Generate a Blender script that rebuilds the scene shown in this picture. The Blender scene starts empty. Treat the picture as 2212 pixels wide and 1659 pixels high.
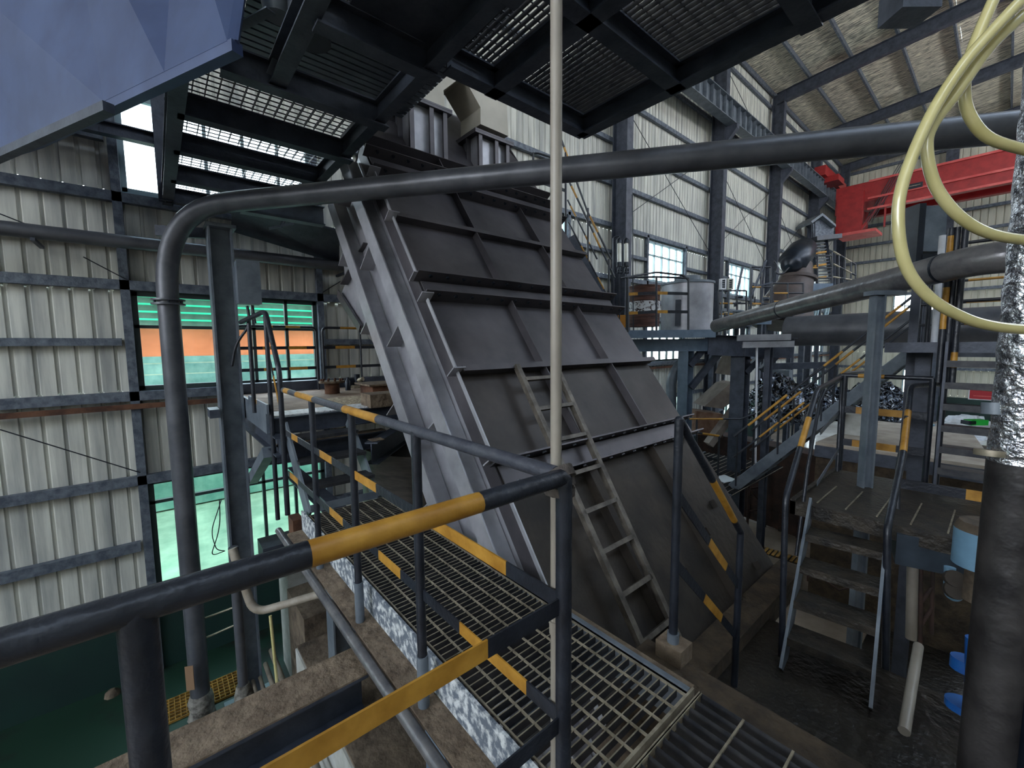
import bpy, math, random
from mathutils import Vector, Matrix
SC = bpy.context.scene
COL = SC.collection
# ------------------------------------------------------------------ camera
F, YAW, PIT, ROL = 905.0, math.radians(49.7), math.radians(5.2), math.radians(-0.5)
CX, CY = 1106.0, 829.5
EYE = Vector((0, 0, 1.5))
_f = Vector((-math.sin(YAW), math.cos(YAW), 0)); _r = Vector((math.cos(YAW), math.sin(YAW), 0)); _z = Vector((0, 0, 1))
FWD = _f*math.cos(PIT) - _z*math.sin(PIT); _u = _z*math.cos(PIT) + _f*math.sin(PIT)
RGT = _r*math.cos(ROL) + _u*math.sin(ROL); UPV = -_r*math.sin(ROL) + _u*math.cos(ROL)
cam = bpy.data.cameras.new('camera'); camo = bpy.data.objects.new('camera', cam); COL.objects.link(camo)
cam.sensor_width = 36; cam.sensor_fit = 'HORIZONTAL'; cam.lens = F*36/2212; cam.clip_start = 0.03; cam.clip_end = 400
camo.matrix_world = Matrix(((RGT.x, UPV.x, -FWD.x, EYE.x), (RGT.y, UPV.y, -FWD.y, EYE.y), (RGT.z, UPV.z, -FWD.z, EYE.z), (0, 0, 0, 1)))
SC.camera = camo
def ray(px, py): return FWD + RGT*((px-CX)/F) - UPV*((py-CY)/F)
def at(px, py, ax, v):
    """point of the photographed ray where coordinate ax equals v"""
    d = ray(px, py); i = 'XYZ'.index(ax); return EYE + d*((v-EYE[i])/d[i])
def dp(px, py, depth): return EYE + ray(px, py)*depth
# ------------------------------------------------------------------ sky, lights, exposure
SC.view_settings.view_transform = 'Standard'; SC.view_settings.look = 'None'; SC.view_settings.gamma = 1
SC.view_settings.use_curve_mapping = False; SC.view_settings.exposure = 0.62
W = bpy.data.worlds.new('sky'); SC.world = W; W.use_nodes = True
wn = W.node_tree; bg = wn.nodes['Background']
wtc = wn.nodes.new('ShaderNodeTexCoord'); wsx = wn.nodes.new('ShaderNodeSeparateXYZ'); wr = wn.nodes.new('ShaderNodeValToRGB')
wn.links.new(wtc.outputs['Generated'], wsx.inputs[0]); wn.links.new(wsx.outputs['Z'], wr.inputs[0]); wn.links.new(wr.outputs[0], bg.inputs[0])
wr.color_ramp.elements[0].position = 0.0; wr.color_ramp.elements[0].color = (.95, .97, 1, 1)
wr.color_ramp.elements[1].position = 0.8; wr.color_ramp.elements[1].color = (.62, .78, 1, 1)
bg.inputs[1].default_value = 8.0
SC.cycles.max_bounces = 6; SC.cycles.diffuse_bounces = 4; SC.cycles.glossy_bounces = 3; SC.cycles.transparent_max_bounces = 10
SC.cycles.transmission_bounces = 2; SC.cycles.sample_clamp_indirect = 4.0; SC.cycles.caustics_reflective = False; SC.cycles.caustics_refractive = False
SC.cycles.use_denoising = True
WIN_Y = [-12.9, -6.6, -.2, 6.3, 12.7, 18.9, 25.1, 31.2]  # bays behind the view added to light the casing side
WIN_Z = [(-2.05, -.42), (.92, 2.3), (3.65, 4.96)]
WIN_W = 2.42
# ------------------------------------------------------------------ materials
def lin(c): return tuple(((v/255)/12.92 if v/255 <= .04045 else ((v/255+.055)/1.055)**2.4) for v in c) + (1,)
MATS = {}
def mat(name, c, rough=.6, metal=0., c2=None, scale=6., contrast=(.35, .65), bump=0., bscale=None, stretch=None, spec=.5, detail=4, coat=0):
    if name in MATS: return MATS[name]
    m = bpy.data.materials.new(name); m.use_nodes = True; n = m.node_tree.nodes; L = m.node_tree.links
    b = n['Principled BSDF']; b.inputs['Roughness'].default_value = rough; b.inputs['Metallic'].default_value = metal
    b.inputs['Specular IOR Level'].default_value = spec; b.inputs['Coat Weight'].default_value = coat
    tc = n.new('ShaderNodeTexCoord'); mp = n.new('ShaderNodeMapping'); L.new(tc.outputs['Object'], mp.inputs[0])
    if stretch: mp.inputs['Scale'].default_value = stretch
    if c2 is None: b.inputs['Base Color'].default_value = lin(c)
    else:
        nz = n.new('ShaderNodeTexNoise'); nz.inputs['Scale'].default_value = scale; nz.inputs['Detail'].default_value = detail; nz.inputs['Roughness'].default_value = .6
        L.new(mp.outputs[0], nz.inputs[0]); r = n.new('ShaderNodeValToRGB'); L.new(nz.outputs['Fac'], r.inputs[0])
        r.color_ramp.elements[0].position = contrast[0]; r.color_ramp.elements[0].color = lin(c)
        r.color_ramp.elements[1].position = contrast[1]; r.color_ramp.elements[1].color = lin(c2)
        L.new(r.outputs[0], b.inputs['Base Color'])
    if bump:
        nb = n.new('ShaderNodeTexNoise'); nb.inputs['Scale'].default_value = bscale or scale; nb.inputs['Detail'].default_value = 3
        L.new(mp.outputs[0], nb.inputs[0]); bp = n.new('ShaderNodeBump'); bp.inputs['Strength'].default_value = bump; bp.inputs['Distance'].default_value = .02
        L.new(nb.outputs['Fac'], bp.inputs['Height']); L.new(bp.outputs[0], b.inputs['Normal'])
    MATS[name] = m; return m
def glass(name, tint, gl=.08):
    m = bpy.data.materials.new(name); m.use_nodes = True; n = m.node_tree.nodes; L = m.node_tree.links; n.clear()
    o = n.new('ShaderNodeOutputMaterial'); mx = n.new('ShaderNodeMixShader'); t = n.new('ShaderNodeBsdfTransparent'); g = n.new('ShaderNodeBsdfGlossy')
    nz = n.new('ShaderNodeTexNoise'); nz.inputs['Scale'].default_value = 3.5; nz.inputs['Detail'].default_value = 6
    r = n.new('ShaderNodeValToRGB'); L.new(nz.outputs['Fac'], r.inputs[0]); L.new(r.outputs[0], t.inputs[0])
    r.color_ramp.elements[0].position = .3; r.color_ramp.elements[0].color = lin(tuple(v*.82 for v in tint)); r.color_ramp.elements[1].position = .7; r.color_ramp.elements[1].color = lin(tint)
    mx.inputs[0].default_value = gl; g.inputs['Roughness'].default_value = .05
    L.new(t.outputs[0], mx.inputs[1]); L.new(g.outputs[0], mx.inputs[2]); L.new(mx.outputs[0], o.inputs[0]); return m
STEEL = mat('dark_painted_steel', (46, 52, 64), .5, .2, (70, 76, 88), 5, bump=.15, bscale=30)
GREY = mat('grey_painted_steel', (84, 93, 103), .45, .15, (112, 120, 128), 4, bump=.1, bscale=25)
BLUEGREY = mat('blue_grey_paint', (84, 100, 118), .45, .1, (106, 122, 138), 4)
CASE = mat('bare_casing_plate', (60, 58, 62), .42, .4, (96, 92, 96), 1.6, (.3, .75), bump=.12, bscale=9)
CASE_LIT = mat('lit_casing_plate', (136, 136, 141), .36, .35, (186, 186, 192), 2.2, (.3, .75), bump=.08, bscale=12)  # same casing steel lightened, the side's lighting put into its colour
RUSTY = mat('rusty_casing_plate', (34, 30, 27), .65, .15, (66, 58, 50), 2.2, (.35, .7), bump=.3, bscale=18)
PIPE = mat('grey_pipe_paint', (70, 72, 78), .38, .25, (92, 94, 100), 3, bump=.1, bscale=14)
PIPEL = mat('glossy_grey_pipe', (88, 88, 92), .28, .35, (120, 118, 118), 7, bump=.2, bscale=22)
PVC = mat('cream_plastic_pipe', (132, 124, 114), .4, 0, (152, 144, 132), 3)
BLACK = mat('black_rail_paint', (24, 27, 35), .38, .1, (40, 44, 53), 9, bump=.2, bscale=40)
YEL = mat('yellow_rail_paint', (150, 104, 30), .45, 0, (184, 136, 54), 9, bump=.1, bscale=40)
MIDP = mat('dark_brown_casing_plate', (38, 34, 33), .5, .25, (70, 64, 61), 1.8, (.3, .75), bump=.15, bscale=12)  # darker brown plate for the middle of the casing front
DUST = mat('dusty_brown_top', (86, 72, 58), .95, 0, (126, 110, 92), 9, bump=.9, bscale=22)
CONC = mat('dusty_concrete', (66, 56, 46), .95, 0, (112, 98, 82), 5, bump=.9, bscale=14)
CONCW = mat('white_washed_concrete', (186, 188, 184), .8, 0, (160, 160, 152), 5)
GALV = mat('galvanised_grating', (120, 112, 96), .5, .5, (170, 160, 140), 12)
GALVD = mat('dark_grating', (40, 42, 48), .5, .4, (66, 66, 68), 12)
SPLAT = mat('spattered_channel_paint', (96, 104, 114), .7, 0, (205, 208, 208), 26, (.45, .62), bump=.4, bscale=40)
RUST = mat('rust', (62, 38, 28), .9, 0, (106, 72, 52), 4, bump=.4, bscale=12)
RED = mat('red_crane_paint', (128, 18, 22), .4, 0, (152, 30, 32), 3)
PINK = mat('worn_red_paint', (176, 56, 56), .5, 0, (196, 90, 86), 3)
BEIGE = mat('beige_steel_sheet', (168, 162, 148), .55, .1, (184, 178, 164), 2)
DARK = mat('black_machine_paint', (18, 24, 34), .35, .3, (34, 42, 54), 4)
WALLM = mat('ribbed_wall_sheet', (150, 152, 148), .62, .05, (206, 206, 196), 2.2, (.32, .62), bump=.1, bscale=10, stretch=(3, 3, .22), detail=6)
WALLF = mat('far_wall_sheet', (164, 164, 150), .62, .05, (192, 190, 174), 1.2, (.32, .62), stretch=(2, 2, .3))
GIRT = mat('girt_steel', (66, 74, 86), .55, .2, (104, 112, 122), 10, bump=.3, bscale=30)
GREEN = mat('green_wall_paint', (10, 38, 36), .6, 0, (13, 46, 40), 1.5)
GREENF = mat('green_floor_paint', (20, 22, 18), .5, 0, (18, 46, 33), 1.1, (.45, .55), bump=.1)
FLOOR = mat('wet_concrete_floor', (104, 90, 76), .32, 0, (164, 148, 132), 1.1, (.3, .7), bump=.35, bscale=2.5)
SLAB = mat('muddy_darkened_floor', (20, 18, 16), .4, 0, (44, 39, 32), 3, bump=.8, bscale=16)
FOIL = mat('crinkled_foil_highlights', (110, 110, 100), .3, .15, (246, 240, 218), 3.2, (.42, .6), bump=1., bscale=2.2, stretch=(1, 9, 1))  # pale creases painted in as highlights from the roof light
FOILP = mat('foil_pipe_wrap', (150, 152, 160), .25, .95, (235, 236, 242), 26, (.4, .6), bump=1., bscale=30)
HOSE = mat('yellowed_clear_hose', (176, 166, 108), .25, 0, (206, 196, 140), 3, spec=.7, coat=.5)
HEAP = mat('black_wet_scrap', (12, 14, 20), .2, .4, (120, 132, 150), 9, (.5, .66), bump=1., bscale=9)
RAG = mat('grubby_plastic', (60, 56, 50), .5, 0, (150, 146, 138), 12, bump=.8, bscale=16)
WHITE = mat('white_sack', (214, 216, 220), .7, 0, (190, 192, 198), 5, bump=.6, bscale=8)
BLUE = mat('blue_valve_paint', (20, 78, 152), .45, 0, (34, 100, 172), 5)
LBLUE = mat('light_blue_paint', (120, 160, 186), .5, 0, (104, 140, 164), 5)
OCHRE = mat('ochre_grating', (120, 86, 30), .8, 0, (170, 128, 52), 8)
ORANGE = mat('orange_cladding', (226, 128, 84), .7)
TEAL = mat('teal_sheet', (96, 140, 132), .6, 0, (136, 172, 162), 2)
MINT = mat('green_slats', (30, 190, 140), .6)
PALEG = mat('pale_yard_ground', (120, 140, 120), .9, 0, (160, 172, 150), 1.2)
REDS = mat('red_poster', (160, 30, 40), .6)
BOT = mat('green_bottle_glass', (20, 160, 50), .2)
PAPER = mat('white_paper', (200, 206, 206), .8)
GLASS = glass('window_glass', (238, 248, 246)); GLASSG = glass('green_window_glass', (196, 226, 208)); TUBEG = glass('sight_glass', (230, 235, 225), .15)
LEDGE = mat('dark_brown_concrete', (44, 36, 28), .9, 0, (78, 65, 50), 6, bump=.9, bscale=16)
GLINT = mat('painted_glint_scrap', (150, 158, 172), .25, .6, (210, 214, 222), 5)
# ------------------------------------------------------------------ mesh builder
def V(*a): return Vector(a[0]) if len(a) == 1 else Vector(a)
class MB:
    def __init__(s, m=None): s.v = []; s.f = []; s.k = []; s.sm = []; s.m = []; s.dm = m
    def mi(s, m):
        m = m or s.dm
        if m not in s.m: s.m.append(m)
        return s.m.index(m)
    def add(s, vs, fs, m=None, smooth=False):
        b = len(s.v); k = s.mi(m); s.v += [Vector(x) for x in vs]
        for f in fs: s.f.append([b+i for i in f]); s.k.append(k); s.sm.append(smooth)
    def box(s, lo, hi, m=None):
        x0, y0, z0 = (min(a, b) for a, b in zip(lo, hi)); x1, y1, z1 = (max(a, b) for a, b in zip(lo, hi))
        s.add([(x0, y0, z0), (x1, y0, z0), (x1, y1, z0), (x0, y1, z0), (x0, y0, z1), (x1, y0, z1), (x1, y1, z1), (x0, y1, z1)],
              [(0, 3, 2, 1), (4, 5, 6, 7), (0, 1, 5, 4), (1, 2, 6, 5), (2, 3, 7, 6), (3, 0, 4, 7)], m)
    def ob(s, c, a, b, d, m=None):
        c, a, b, d = V(c), V(a), V(b), V(d)
        vs = [c+a*i+b*j+d*k for k in (-1, 1) for j in (-1, 1) for i in (-1, 1)]
        s.add(vs, [(0, 2, 3, 1), (4, 5, 7, 6), (0, 1, 5, 4), (1, 3, 7, 5), (3, 2, 6, 7), (2, 0, 4, 6)], m)
    def fr(s, p, q, up):
        p, q, up = V(p), V(q), V(up); t = (q-p).normalized(); a = t.cross(up)
        if a.length < 1e-4: a = t.cross(Vector((1, 0, 0)))
        a.normalize(); return p, q, t, a, a.cross(t).normalized()
    def bar(s, p, q, w, h, m=None, up=(0, 0, 1), oa=0, ou=0):
        p, q, t, a, u = s.fr(p, q, up); o = a*oa+u*ou
        s.ob((p+q)/2+o, (q-p)/2, a*w/2, u*h/2, m)
    def ib(s, p, q, w, h, m=None, up=(0, 0, 1), tw=.012, tf=.015):
        s.bar(p, q, tw, h-2*tf, m, up); s.bar(p, q, w, tf, m, up, 0, h/2-tf/2); s.bar(p, q, w, tf, m, up, 0, -h/2+tf/2)
    def ch(s, p, q, w, h, m=None, up=(0, 0, 1), side=1, t=.012):
        s.bar(p, q, t, h-2*t, m, up, side*(w/2-t/2)); s.bar(p, q, w, t, m, up, 0, h/2-t/2); s.bar(p, q, w, t, m, up, 0, -h/2+t/2)
    def tube(s, pts, r, m=None, n=12, r1=None, caps=True, smooth=True):
        pts = [V(p) for p in pts]; N = len(pts); rings = []; a = None
        for i, p in enumerate(pts):
            t = ((pts[min(i+1, N-1)]-p).normalized() if i == 0 else (p-pts[i-1]).normalized() if i == N-1 else ((pts[i+1]-p).normalized()+(p-pts[i-1]).normalized()).normalized())
            if a is None:
                a = t.cross(Vector((0, 0, 1)))
                if a.length < .05: a = t.cross(Vector((1, 0, 0)))
            a = (a-t*a.dot(t)).normalized(); b = t.cross(a)
            rr = r if r1 is None else r+(r1-r)*i/(N-1)
            if isinstance(r, (list, tuple)): rr = r[i]
            rings.append([p+(a*math.cos(2*math.pi*k/n)+b*math.sin(2*math.pi*k/n))*rr for k in range(n)])
        vs = [x for g in rings for x in g]
        s.add(vs, [(i*n+k, i*n+(k+1) % n, (i+1)*n+(k+1) % n, (i+1)*n+k) for i in range(N-1) for k in range(n)], m, smooth)
        if caps: s.add(rings[0], [tuple(range(n))[::-1]], m); s.add(rings[-1], [tuple(range(n))], m)
    def prism(s, poly, vec, m=None):
        n = len(poly); vec = V(vec); poly = [V(p) for p in poly]
        s.add(poly+[p+vec for p in poly], [tuple(range(n))[::-1], tuple(range(n, 2*n))]+[(i, (i+1) % n, n+(i+1) % n, n+i) for i in range(n)], m)
    def loft(s, a, b, m=None):
        n = len(a); s.add([V(p) for p in a]+[V(p) for p in b], [tuple(range(n))[::-1], tuple(range(n, 2*n))]+[(i, (i+1) % n, n+(i+1) % n, n+i) for i in range(n)], m)
    def striped(s, p, q, shape, segs, a=None, b=None):
        """bar from p to q, painted yellow (b) over segs (fractions), black (a) elsewhere"""
        a = a or BLACK; b = b or YEL; p, q = V(p), V(q); cuts = [0.]
        for x, y in segs: cuts += [x, y]
        cuts.append(1.)
        for i in range(len(cuts)-1):
            if cuts[i+1]-cuts[i] < 1e-4: continue
            m = b if i % 2 else a; u, w = p.lerp(q, cuts[i]), p.lerp(q, cuts[i+1])
            if isinstance(shape, tuple): s.bar(u, w, shape[0], shape[1], m)
            else: s.tube([u, w], shape, m, 12)
def fillet(pts, rad, n=6):
    pts = [V(p) for p in pts]; out = [pts[0]]
    for i in range(1, len(pts)-1):
        p, a, b = pts[i], (pts[i-1]-pts[i]), (pts[i+1]-pts[i]); r = min(rad, a.length*.49, b.length*.49)
        u, w = p+a.normalized()*r, p+b.normalized()*r
        for k in range(n+1):
            t = k/n; out.append(u*(1-t)**2+p*2*t*(1-t)+w*t*t)
    out.append(pts[-1]); return out
def mesh_obj(name, mb, origin=(0, 0, 0), parent=None):
    me = bpy.data.meshes.new(name); o0 = V(origin)
    me.from_pydata([tuple(x-o0) for x in mb.v], [], mb.f)
    for m in mb.m: me.materials.append(m)
    me.polygons.foreach_set('material_index', mb.k); me.polygons.foreach_set('use_smooth', mb.sm); me.update()
    o = bpy.data.objects.new(name, me); COL.objects.link(o)
    if parent is not None: o.parent = parent
    else: o.location = o0
    return o
def tag(o, label, cat, group=None):
    o['label'] = label; o['category'] = cat
    if group: o['group'] = group
    return o
def solo(name, mb, label, cat, origin=(0, 0, 0), group=None, kind=None):
    o = tag(mesh_obj(name, mb, origin), label, cat, group)
    if kind: o['kind'] = kind
    return o
def struct(name, mb):
    o = mesh_obj(name, mb); o['kind'] = 'structure'; return o
def bolts(parent, origin, pts, axis, r, m, name='bolt'):
    """copies of one bolt head at pts under a part"""
    b = MB(m); ax = V(axis).normalized()*r*1.1; b.tube([-ax, ax], r, n=6, smooth=False); proto = None
    for p in pts:
        if proto is None: o = proto = mesh_obj(name, b)
        else: o = proto.copy(); COL.objects.link(o)
        o.parent = parent; o.location = V(p)-V(origin)
class Thing:
    def __init__(s, name, label, cat, loc=(0, 0, 0), group=None):
        s.o = bpy.data.objects.new(name, None); s.o.empty_display_size = .1; COL.objects.link(s.o); s.loc = V(loc); s.o.location = s.loc; tag(s.o, label, cat, group)
    def part(s, name, mb, label=None, parent=None):
        o = mesh_obj(name, mb, s.loc, parent or s.o)
        if label: o['label'] = label
        return o
def copy_thing(root, loc, label=None, group=None, rotz=None):
    r = root.copy(); COL.objects.link(r); r.location = loc
    if rotz is not None: r.rotation_euler = (0, 0, rotz)
    if label: r['label'] = label
    if group: r['group'] = group
    for c in list(root.children):
        k = c.copy(); COL.objects.link(k); k.parent = r
        for g in list(c.children):
            j = g.copy(); COL.objects.link(j); j.parent = k
    return r
def one(fn, *a, m=None, **k):
    b = MB(m); getattr(b, fn)(*a, **k); return b
# ================================================================== THE HALL
FZ = -3.3; YE = 36.3; XR = 7.5; Y0 = -19.0; ZT = 13.0
def corr(mb, uv, x0, x1, z0, z1, pitch=.19, d=.022, m=None):
    """ribbed sheet between x0..x1 along a wall; uv(a, off, z) gives the 3-D point"""
    n = max(1, int(round((x1-x0)/pitch))); p = (x1-x0)/n; cols = []
    for i in range(n):
        a = x0+i*p; cols += [(a, 0), (a+p*.74, 0), (a+p*.79, d), (a+p*.93, d)]
    cols.append((x1, 0)); vs = []
    for a, o in cols: vs += [uv(a, o, z0), uv(a, o, z1)]
    mb.add(vs, [(2*i, 2*i+2, 2*i+3, 2*i+1) for i in range(len(cols)-1)], m)
def holed(mb, uv, x0, x1, z0, z1, holes, **k):
    """sheet wall with rectangular holes (a0,a1,z0,z1)"""
    zs = sorted({z0, z1, *[h[2] for h in holes], *[h[3] for h in holes]})
    for za, zb in zip(zs, zs[1:]):
        if zb <= z0 or za >= z1: continue
        hs = sorted([(h[0], h[1]) for h in holes if h[2] <= za+1e-6 and h[3] >= zb-1e-6]); a = x0
        for h in hs:
            if h[0] > a: corr(mb, uv, a, h[0], za, zb, **k)
            a = h[1]
        if a < x1: corr(mb, uv, a, x1, za, zb, **k)
HL = [(y, y+WIN_W, z0, z1) for y in WIN_Y for z0, z1 in WIN_Z]
b = MB(WALLM); holed(b, lambda a, o, z: (-8-o, a, z), Y0, YE, FZ, ZT+.6, HL); struct('wall_left', b)
HF = [(-4.9, -2.7, 2.75, 4.5), (-4.9, -3.1, .9, 1.9), (-4.2, -3.2, -1.7, -.2), (3.2, 6.2, 3, 4.6)]
b = MB(WALLF); holed(b, lambda a, o, z: (a, YE+o, z), -8, XR, FZ, ZT+3.0, HF, pitch=.3, d=.03); struct('wall_far', b)
b = MB(WALLM); holed(b, lambda a, o, z: (XR+o, a, z), Y0, YE, FZ, ZT+.6, [(12, 34, 8.5, 10.5)], pitch=.4); struct('wall_right', b)  # unseen wall set close to darken the right; high opening added for light
b = MB(WALLM); holed(b, lambda a, o, z: (a, Y0-o, z), -8, XR, FZ, ZT+3, [(-7, 6.5, 4.2, 11)], pitch=.4); struct('wall_near', b)  # unseen end wall; its high opening is shaped to light the casing side
b = MB(FLOOR); b.box((-8, Y0, FZ-.2), (XR, YE, FZ)); struct('floor', b)
b = MB(GREENF); b.box((-7.97, Y0, FZ), (-4.6, 3.2, FZ+.006)); struct('trim_1', b)
b = MB(GREEN)                                                    # green painted wainscot
b.box((-7.99, Y0, FZ), (-7.93, YE, -2.05)); b.box((-8, YE-.06, FZ), (-4.3, YE, -1.8)); b.box((-3.1, YE-.06, FZ), (XR, YE, -1.8)); struct('trim_2', b)
# roof: foil lined sheet on purlins, rising away from the eave, with an unseen skylight gap left for daylight
def rz(x): return ZT+.35+(x+8)*.085 if x < 4 else ZT+.35+12*.085-(x-4)*.085
b = MB(FOIL)
def sheet(x0, x1, y0=Y0, y1=YE):
    ny = int((y1-y0)/.9); vs = []
    for j in range(ny+1):
        y = y0+(y1-y0)*j/ny
        for i in range(5):
            x = x0+(x1-x0)*i/4; vs.append((x, y, rz(x)+.03*math.sin(j*2.1+i*1.7)))
    b.add(vs, [(j*5+i, j*5+i+1, j*5+i+6, j*5+i+5) for j in range(ny) for i in range(4)], FOIL, True)
for x0, x1 in ((-8, -5), (-5, -2), (-2, 1), (1, 4.3), (5.2, 7.5)): sheet(x0, x1)
struct('ceiling', b)
b = MB(GIRT)
for i in range(11):
    x = -7.9+i*1.45
    b.ch((x, Y0, rz(x)-.14), (x, YE, rz(x)-.14), .07, .2)
struct('trim_3', b)
b = MB(STEEL)                                                    # rafters at each frame
COLY = [4.6-6.12, 4.6, 10.75, 16.95, 23.0, 29.1, 35.3]
for y in COLY+[-7.6]:
    b.ib((-7.7, y, rz(-7.7)-.5), (4, y, rz(4)-.5), .25, .5); b.ib((4, y, rz(4)-.5), (XR-.3, y, rz(XR)-.5), .25, .5)
struct('trim_4', b)
# girts of the long wall
b = MB(GIRT)
GZ = [-2.02-.08, -1.33, -.42+.05, .84, 2.38, 2.95, 3.55, 5.08, 6.3, 7.5, 8.8, 10.1, 11.4, 12.6]
SEG = []
for z in GZ:
    if z == -1.33:
        for y in WIN_Y: b.ch((-7.93, y+WIN_W+.1, z), (-7.93, y+6.26, z), .1, .13)
    else: b.ch((-7.93, Y0, z), (-7.93, YE, z), .1, .13)
for y in WIN_Y:                                                  # mid girt between the windows
    for z in (1.6, 4.3): b.ch((-7.93, y+WIN_W+.1, z), (-7.93, y+6.26, z), .1, .1)
for y in WIN_Y:
    for yy in (y-.06, y+WIN_W+.06): b.bar((-7.93, yy, FZ), (-7.93, yy, 5.1), .1, .1)
b.bar((-7.86, Y0, .7), (-7.86, YE, .7), .06, .07, RUST)
struct('trim_5', b)
b = MB(GIRT)
for z in (-.1, 1.9, 2.62, 4.55, 5.7, 6.8, 7.9, 9.1, 10.3, 11.5, 12.7): b.ch((-7.9, YE-.1, z), (XR, YE-.1, z), .15, .16)
struct('trim_6', b)
b = MB(BLACK)                                                    # thin tie rods across the wall bays
for p, q in (((0, 462), (160, 525)), ((180, 555), (275, 605)), ((0, 928), (303, 1021)), ((696, 632), (735, 608))):
    b.tube([at(*p, 'X', -7.86), at(*q, 'X', -7.86)], .008, n=6)
for k in range(2, 6):
    y = COLY[k]; b.tube([(-7.8, y, 8.8), (-7.8, y+6.1, 5.1)], .012, n=6); b.tube([(-7.8, y, 5.1), (-7.8, y+6.1, 8.8)], .012, n=6)
    b.tube([(-7.8, y, 12.6), (-7.8, y+6.1, 10.1)], .012, n=6)
struct('trim_7', b)
# windows
WINF = mat('window_frame', (44, 58, 58), .5); WINL = mat('light_window_frame', (150, 172, 178), .5)
def window(num, y, z0, z1, gl, fm, nx=5, tr=.68, ax='X', x=-8.0, w=WIN_W):
    b = MB(fm); g = MB(gl); t = .045
    def P(a, z, o=0): return (x+o, a, z) if ax == 'X' else (a, x-o, z)
    def barr(a0, za, a1, zb, w_): b.bar(P(a0, za, .0), P(a1, zb, .0), w_, .07, up=((1, 0, 0) if ax == 'X' else (0, 1, 0)))
    barr(y, z0+t/2, y+w, z0+t/2, t*1.5); barr(y, z1-t/2, y+w, z1-t/2, t*1.5); barr(y+t/2, z0, y+t/2, z1, t*1.5); barr(y+w-t/2, z0, y+w-t/2, z1, t*1.5)
    for i in range(1, nx): barr(y+w*i/nx, z0, y+w*i/nx, z1, t)
    if tr: barr(y, z0+(z1-z0)*tr, y+w, z0+(z1-z0)*tr, t)
    o = struct('window_%d' % num, b)
    g.add([P(y, z0, -.01), P(y+w, z0, -.01), P(y+w, z1, -.01), P(y, z1, -.01)], [(0, 1, 2, 3)])
    mesh_obj('pane', g, parent=o)
k = 1
for i, y in enumerate(WIN_Y):
    for j, (z0, z1) in enumerate(WIN_Z):
        window(k, y, z0, z1, GLASSG if (j == 0 and i < 3) else GLASS, WINF if j < 2 else WINL, 5, (.8, .65, .66)[j]); k += 1
for a0, a1, z0, z1 in HF:
    window(k, a0, z0, z1, GLASS, WINL, 4, .6, 'Y', YE, a1-a0); k += 1
# building frame columns
b = MB(STEEL)
proto = None
for i, y in enumerate(COLY):
    if i < 2: continue
    if proto is None:
        t = Thing('steel_column', 'tall steel wall column nearest beyond the sloping casing, behind the sight glasses', 'column', (-7.6, y, FZ), 'wall columns carrying the crane beam')
        c = MB(STEEL); c.ib((-7.6, y, FZ), (-7.6, y, rz(-7.6)-.3), .3, .5, up=(1, 0, 0), tw=.02, tf=.03); t.part('shaft', c)
        c = MB(STEEL); c.box((-7.95, y-.25, FZ), (-7.25, y+.25, FZ+.04)); t.part('base_plate', c)
        c = MB(STEEL); c.prism([(-7.35, y-.1, 9.6), (-6.95, y-.1, 9.6), (-6.95, y-.1, 9.45), (-7.35, y-.1, 9.0)], (0, .2, 0)); t.part('bracket', c)
        proto = t.o
    else:
        copy_thing(proto, (-7.6, y, FZ), ['', '', 'tall steel wall column nearest beyond the sloping casing, behind the sight glasses', 'second tall wall column, standing between the first two bright upper windows',
            'third tall wall column, right of the white control boxes', 'fourth tall wall column, beside the motor and the stair tower', 'last wall column at the far corner of the hall'][i])
# crane runway, one girder per bay
proto = None
for i in range(2, 6):
    y = COLY[i]
    lab = ['', 'crane runway girder hidden over the near bay', 'stiffened crane runway girder in the bay of the first wall column', 'crane runway girder running between second and third wall columns', 'crane runway girder just before the red crane', 'far end crane runway girder in the corner bay under the red crane'][i]
    if proto is None:
        t = Thing('crane_runway_girder', lab, 'girder', (-7.15, y, 9.6), 'crane runway girders')
        c = MB(GREY); c.ib((-7.15, y, 9.98), (-7.15, y+6.15, 9.98), .34, .74, tw=.02, tf=.025); t.part('beam', c)
        for q in range(12):
            c = MB(GREY); c.box((-7.29, y+.3+q*.5, 9.64), (-7.01, y+.32+q*.5, 10.32)); t.part('stiffener', c)
        c = MB(BLACK); c.box((-7.18, y, 10.35), (-7.12, y+6.15, 10.45)); t.part('rail', c)
        proto = t.o
    else: copy_thing(proto, (-7.15, y, 9.6), lab)
# outside, seen through the panes
b = MB(PALEG); b.box((-60, -30, FZ-.3), (-8.4, 70, FZ-.05)); struct('trim_8', b)
t = Thing('yard_building', 'orange and teal clad building across the yard, seen through the wide window', 'building', (-16, 0, FZ))
c = MB(TEAL); c.box((-18, -14, FZ), (-16, 22, 1.28)); t.part('lower_wall', c)
c = MB(ORANGE); c.box((-18, -14, 1.28), (-16.05, 22, 2.35)); t.part('orange_wall', c)
c = MB(MINT)
for q in range(6): c.box((-15.6, -14, 2.3+q*.21), (-15.5, 22, 2.35+q*.21))
c.box((-15.72, -14, 2.1), (-15.66, 22, 3.5), mat('awning_sheet', (84, 116, 104), .6, 0, (110, 140, 126), 3)); t.part('slatted_awning', c, 'mint green slatted awning')
c = MB(PALEG)
for q in range(5): c.bar((-15.9, -14, -.2+q*.32), (-15.9, 22, -.2+q*.32), .03, .03)
t.part('railing', c)
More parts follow.
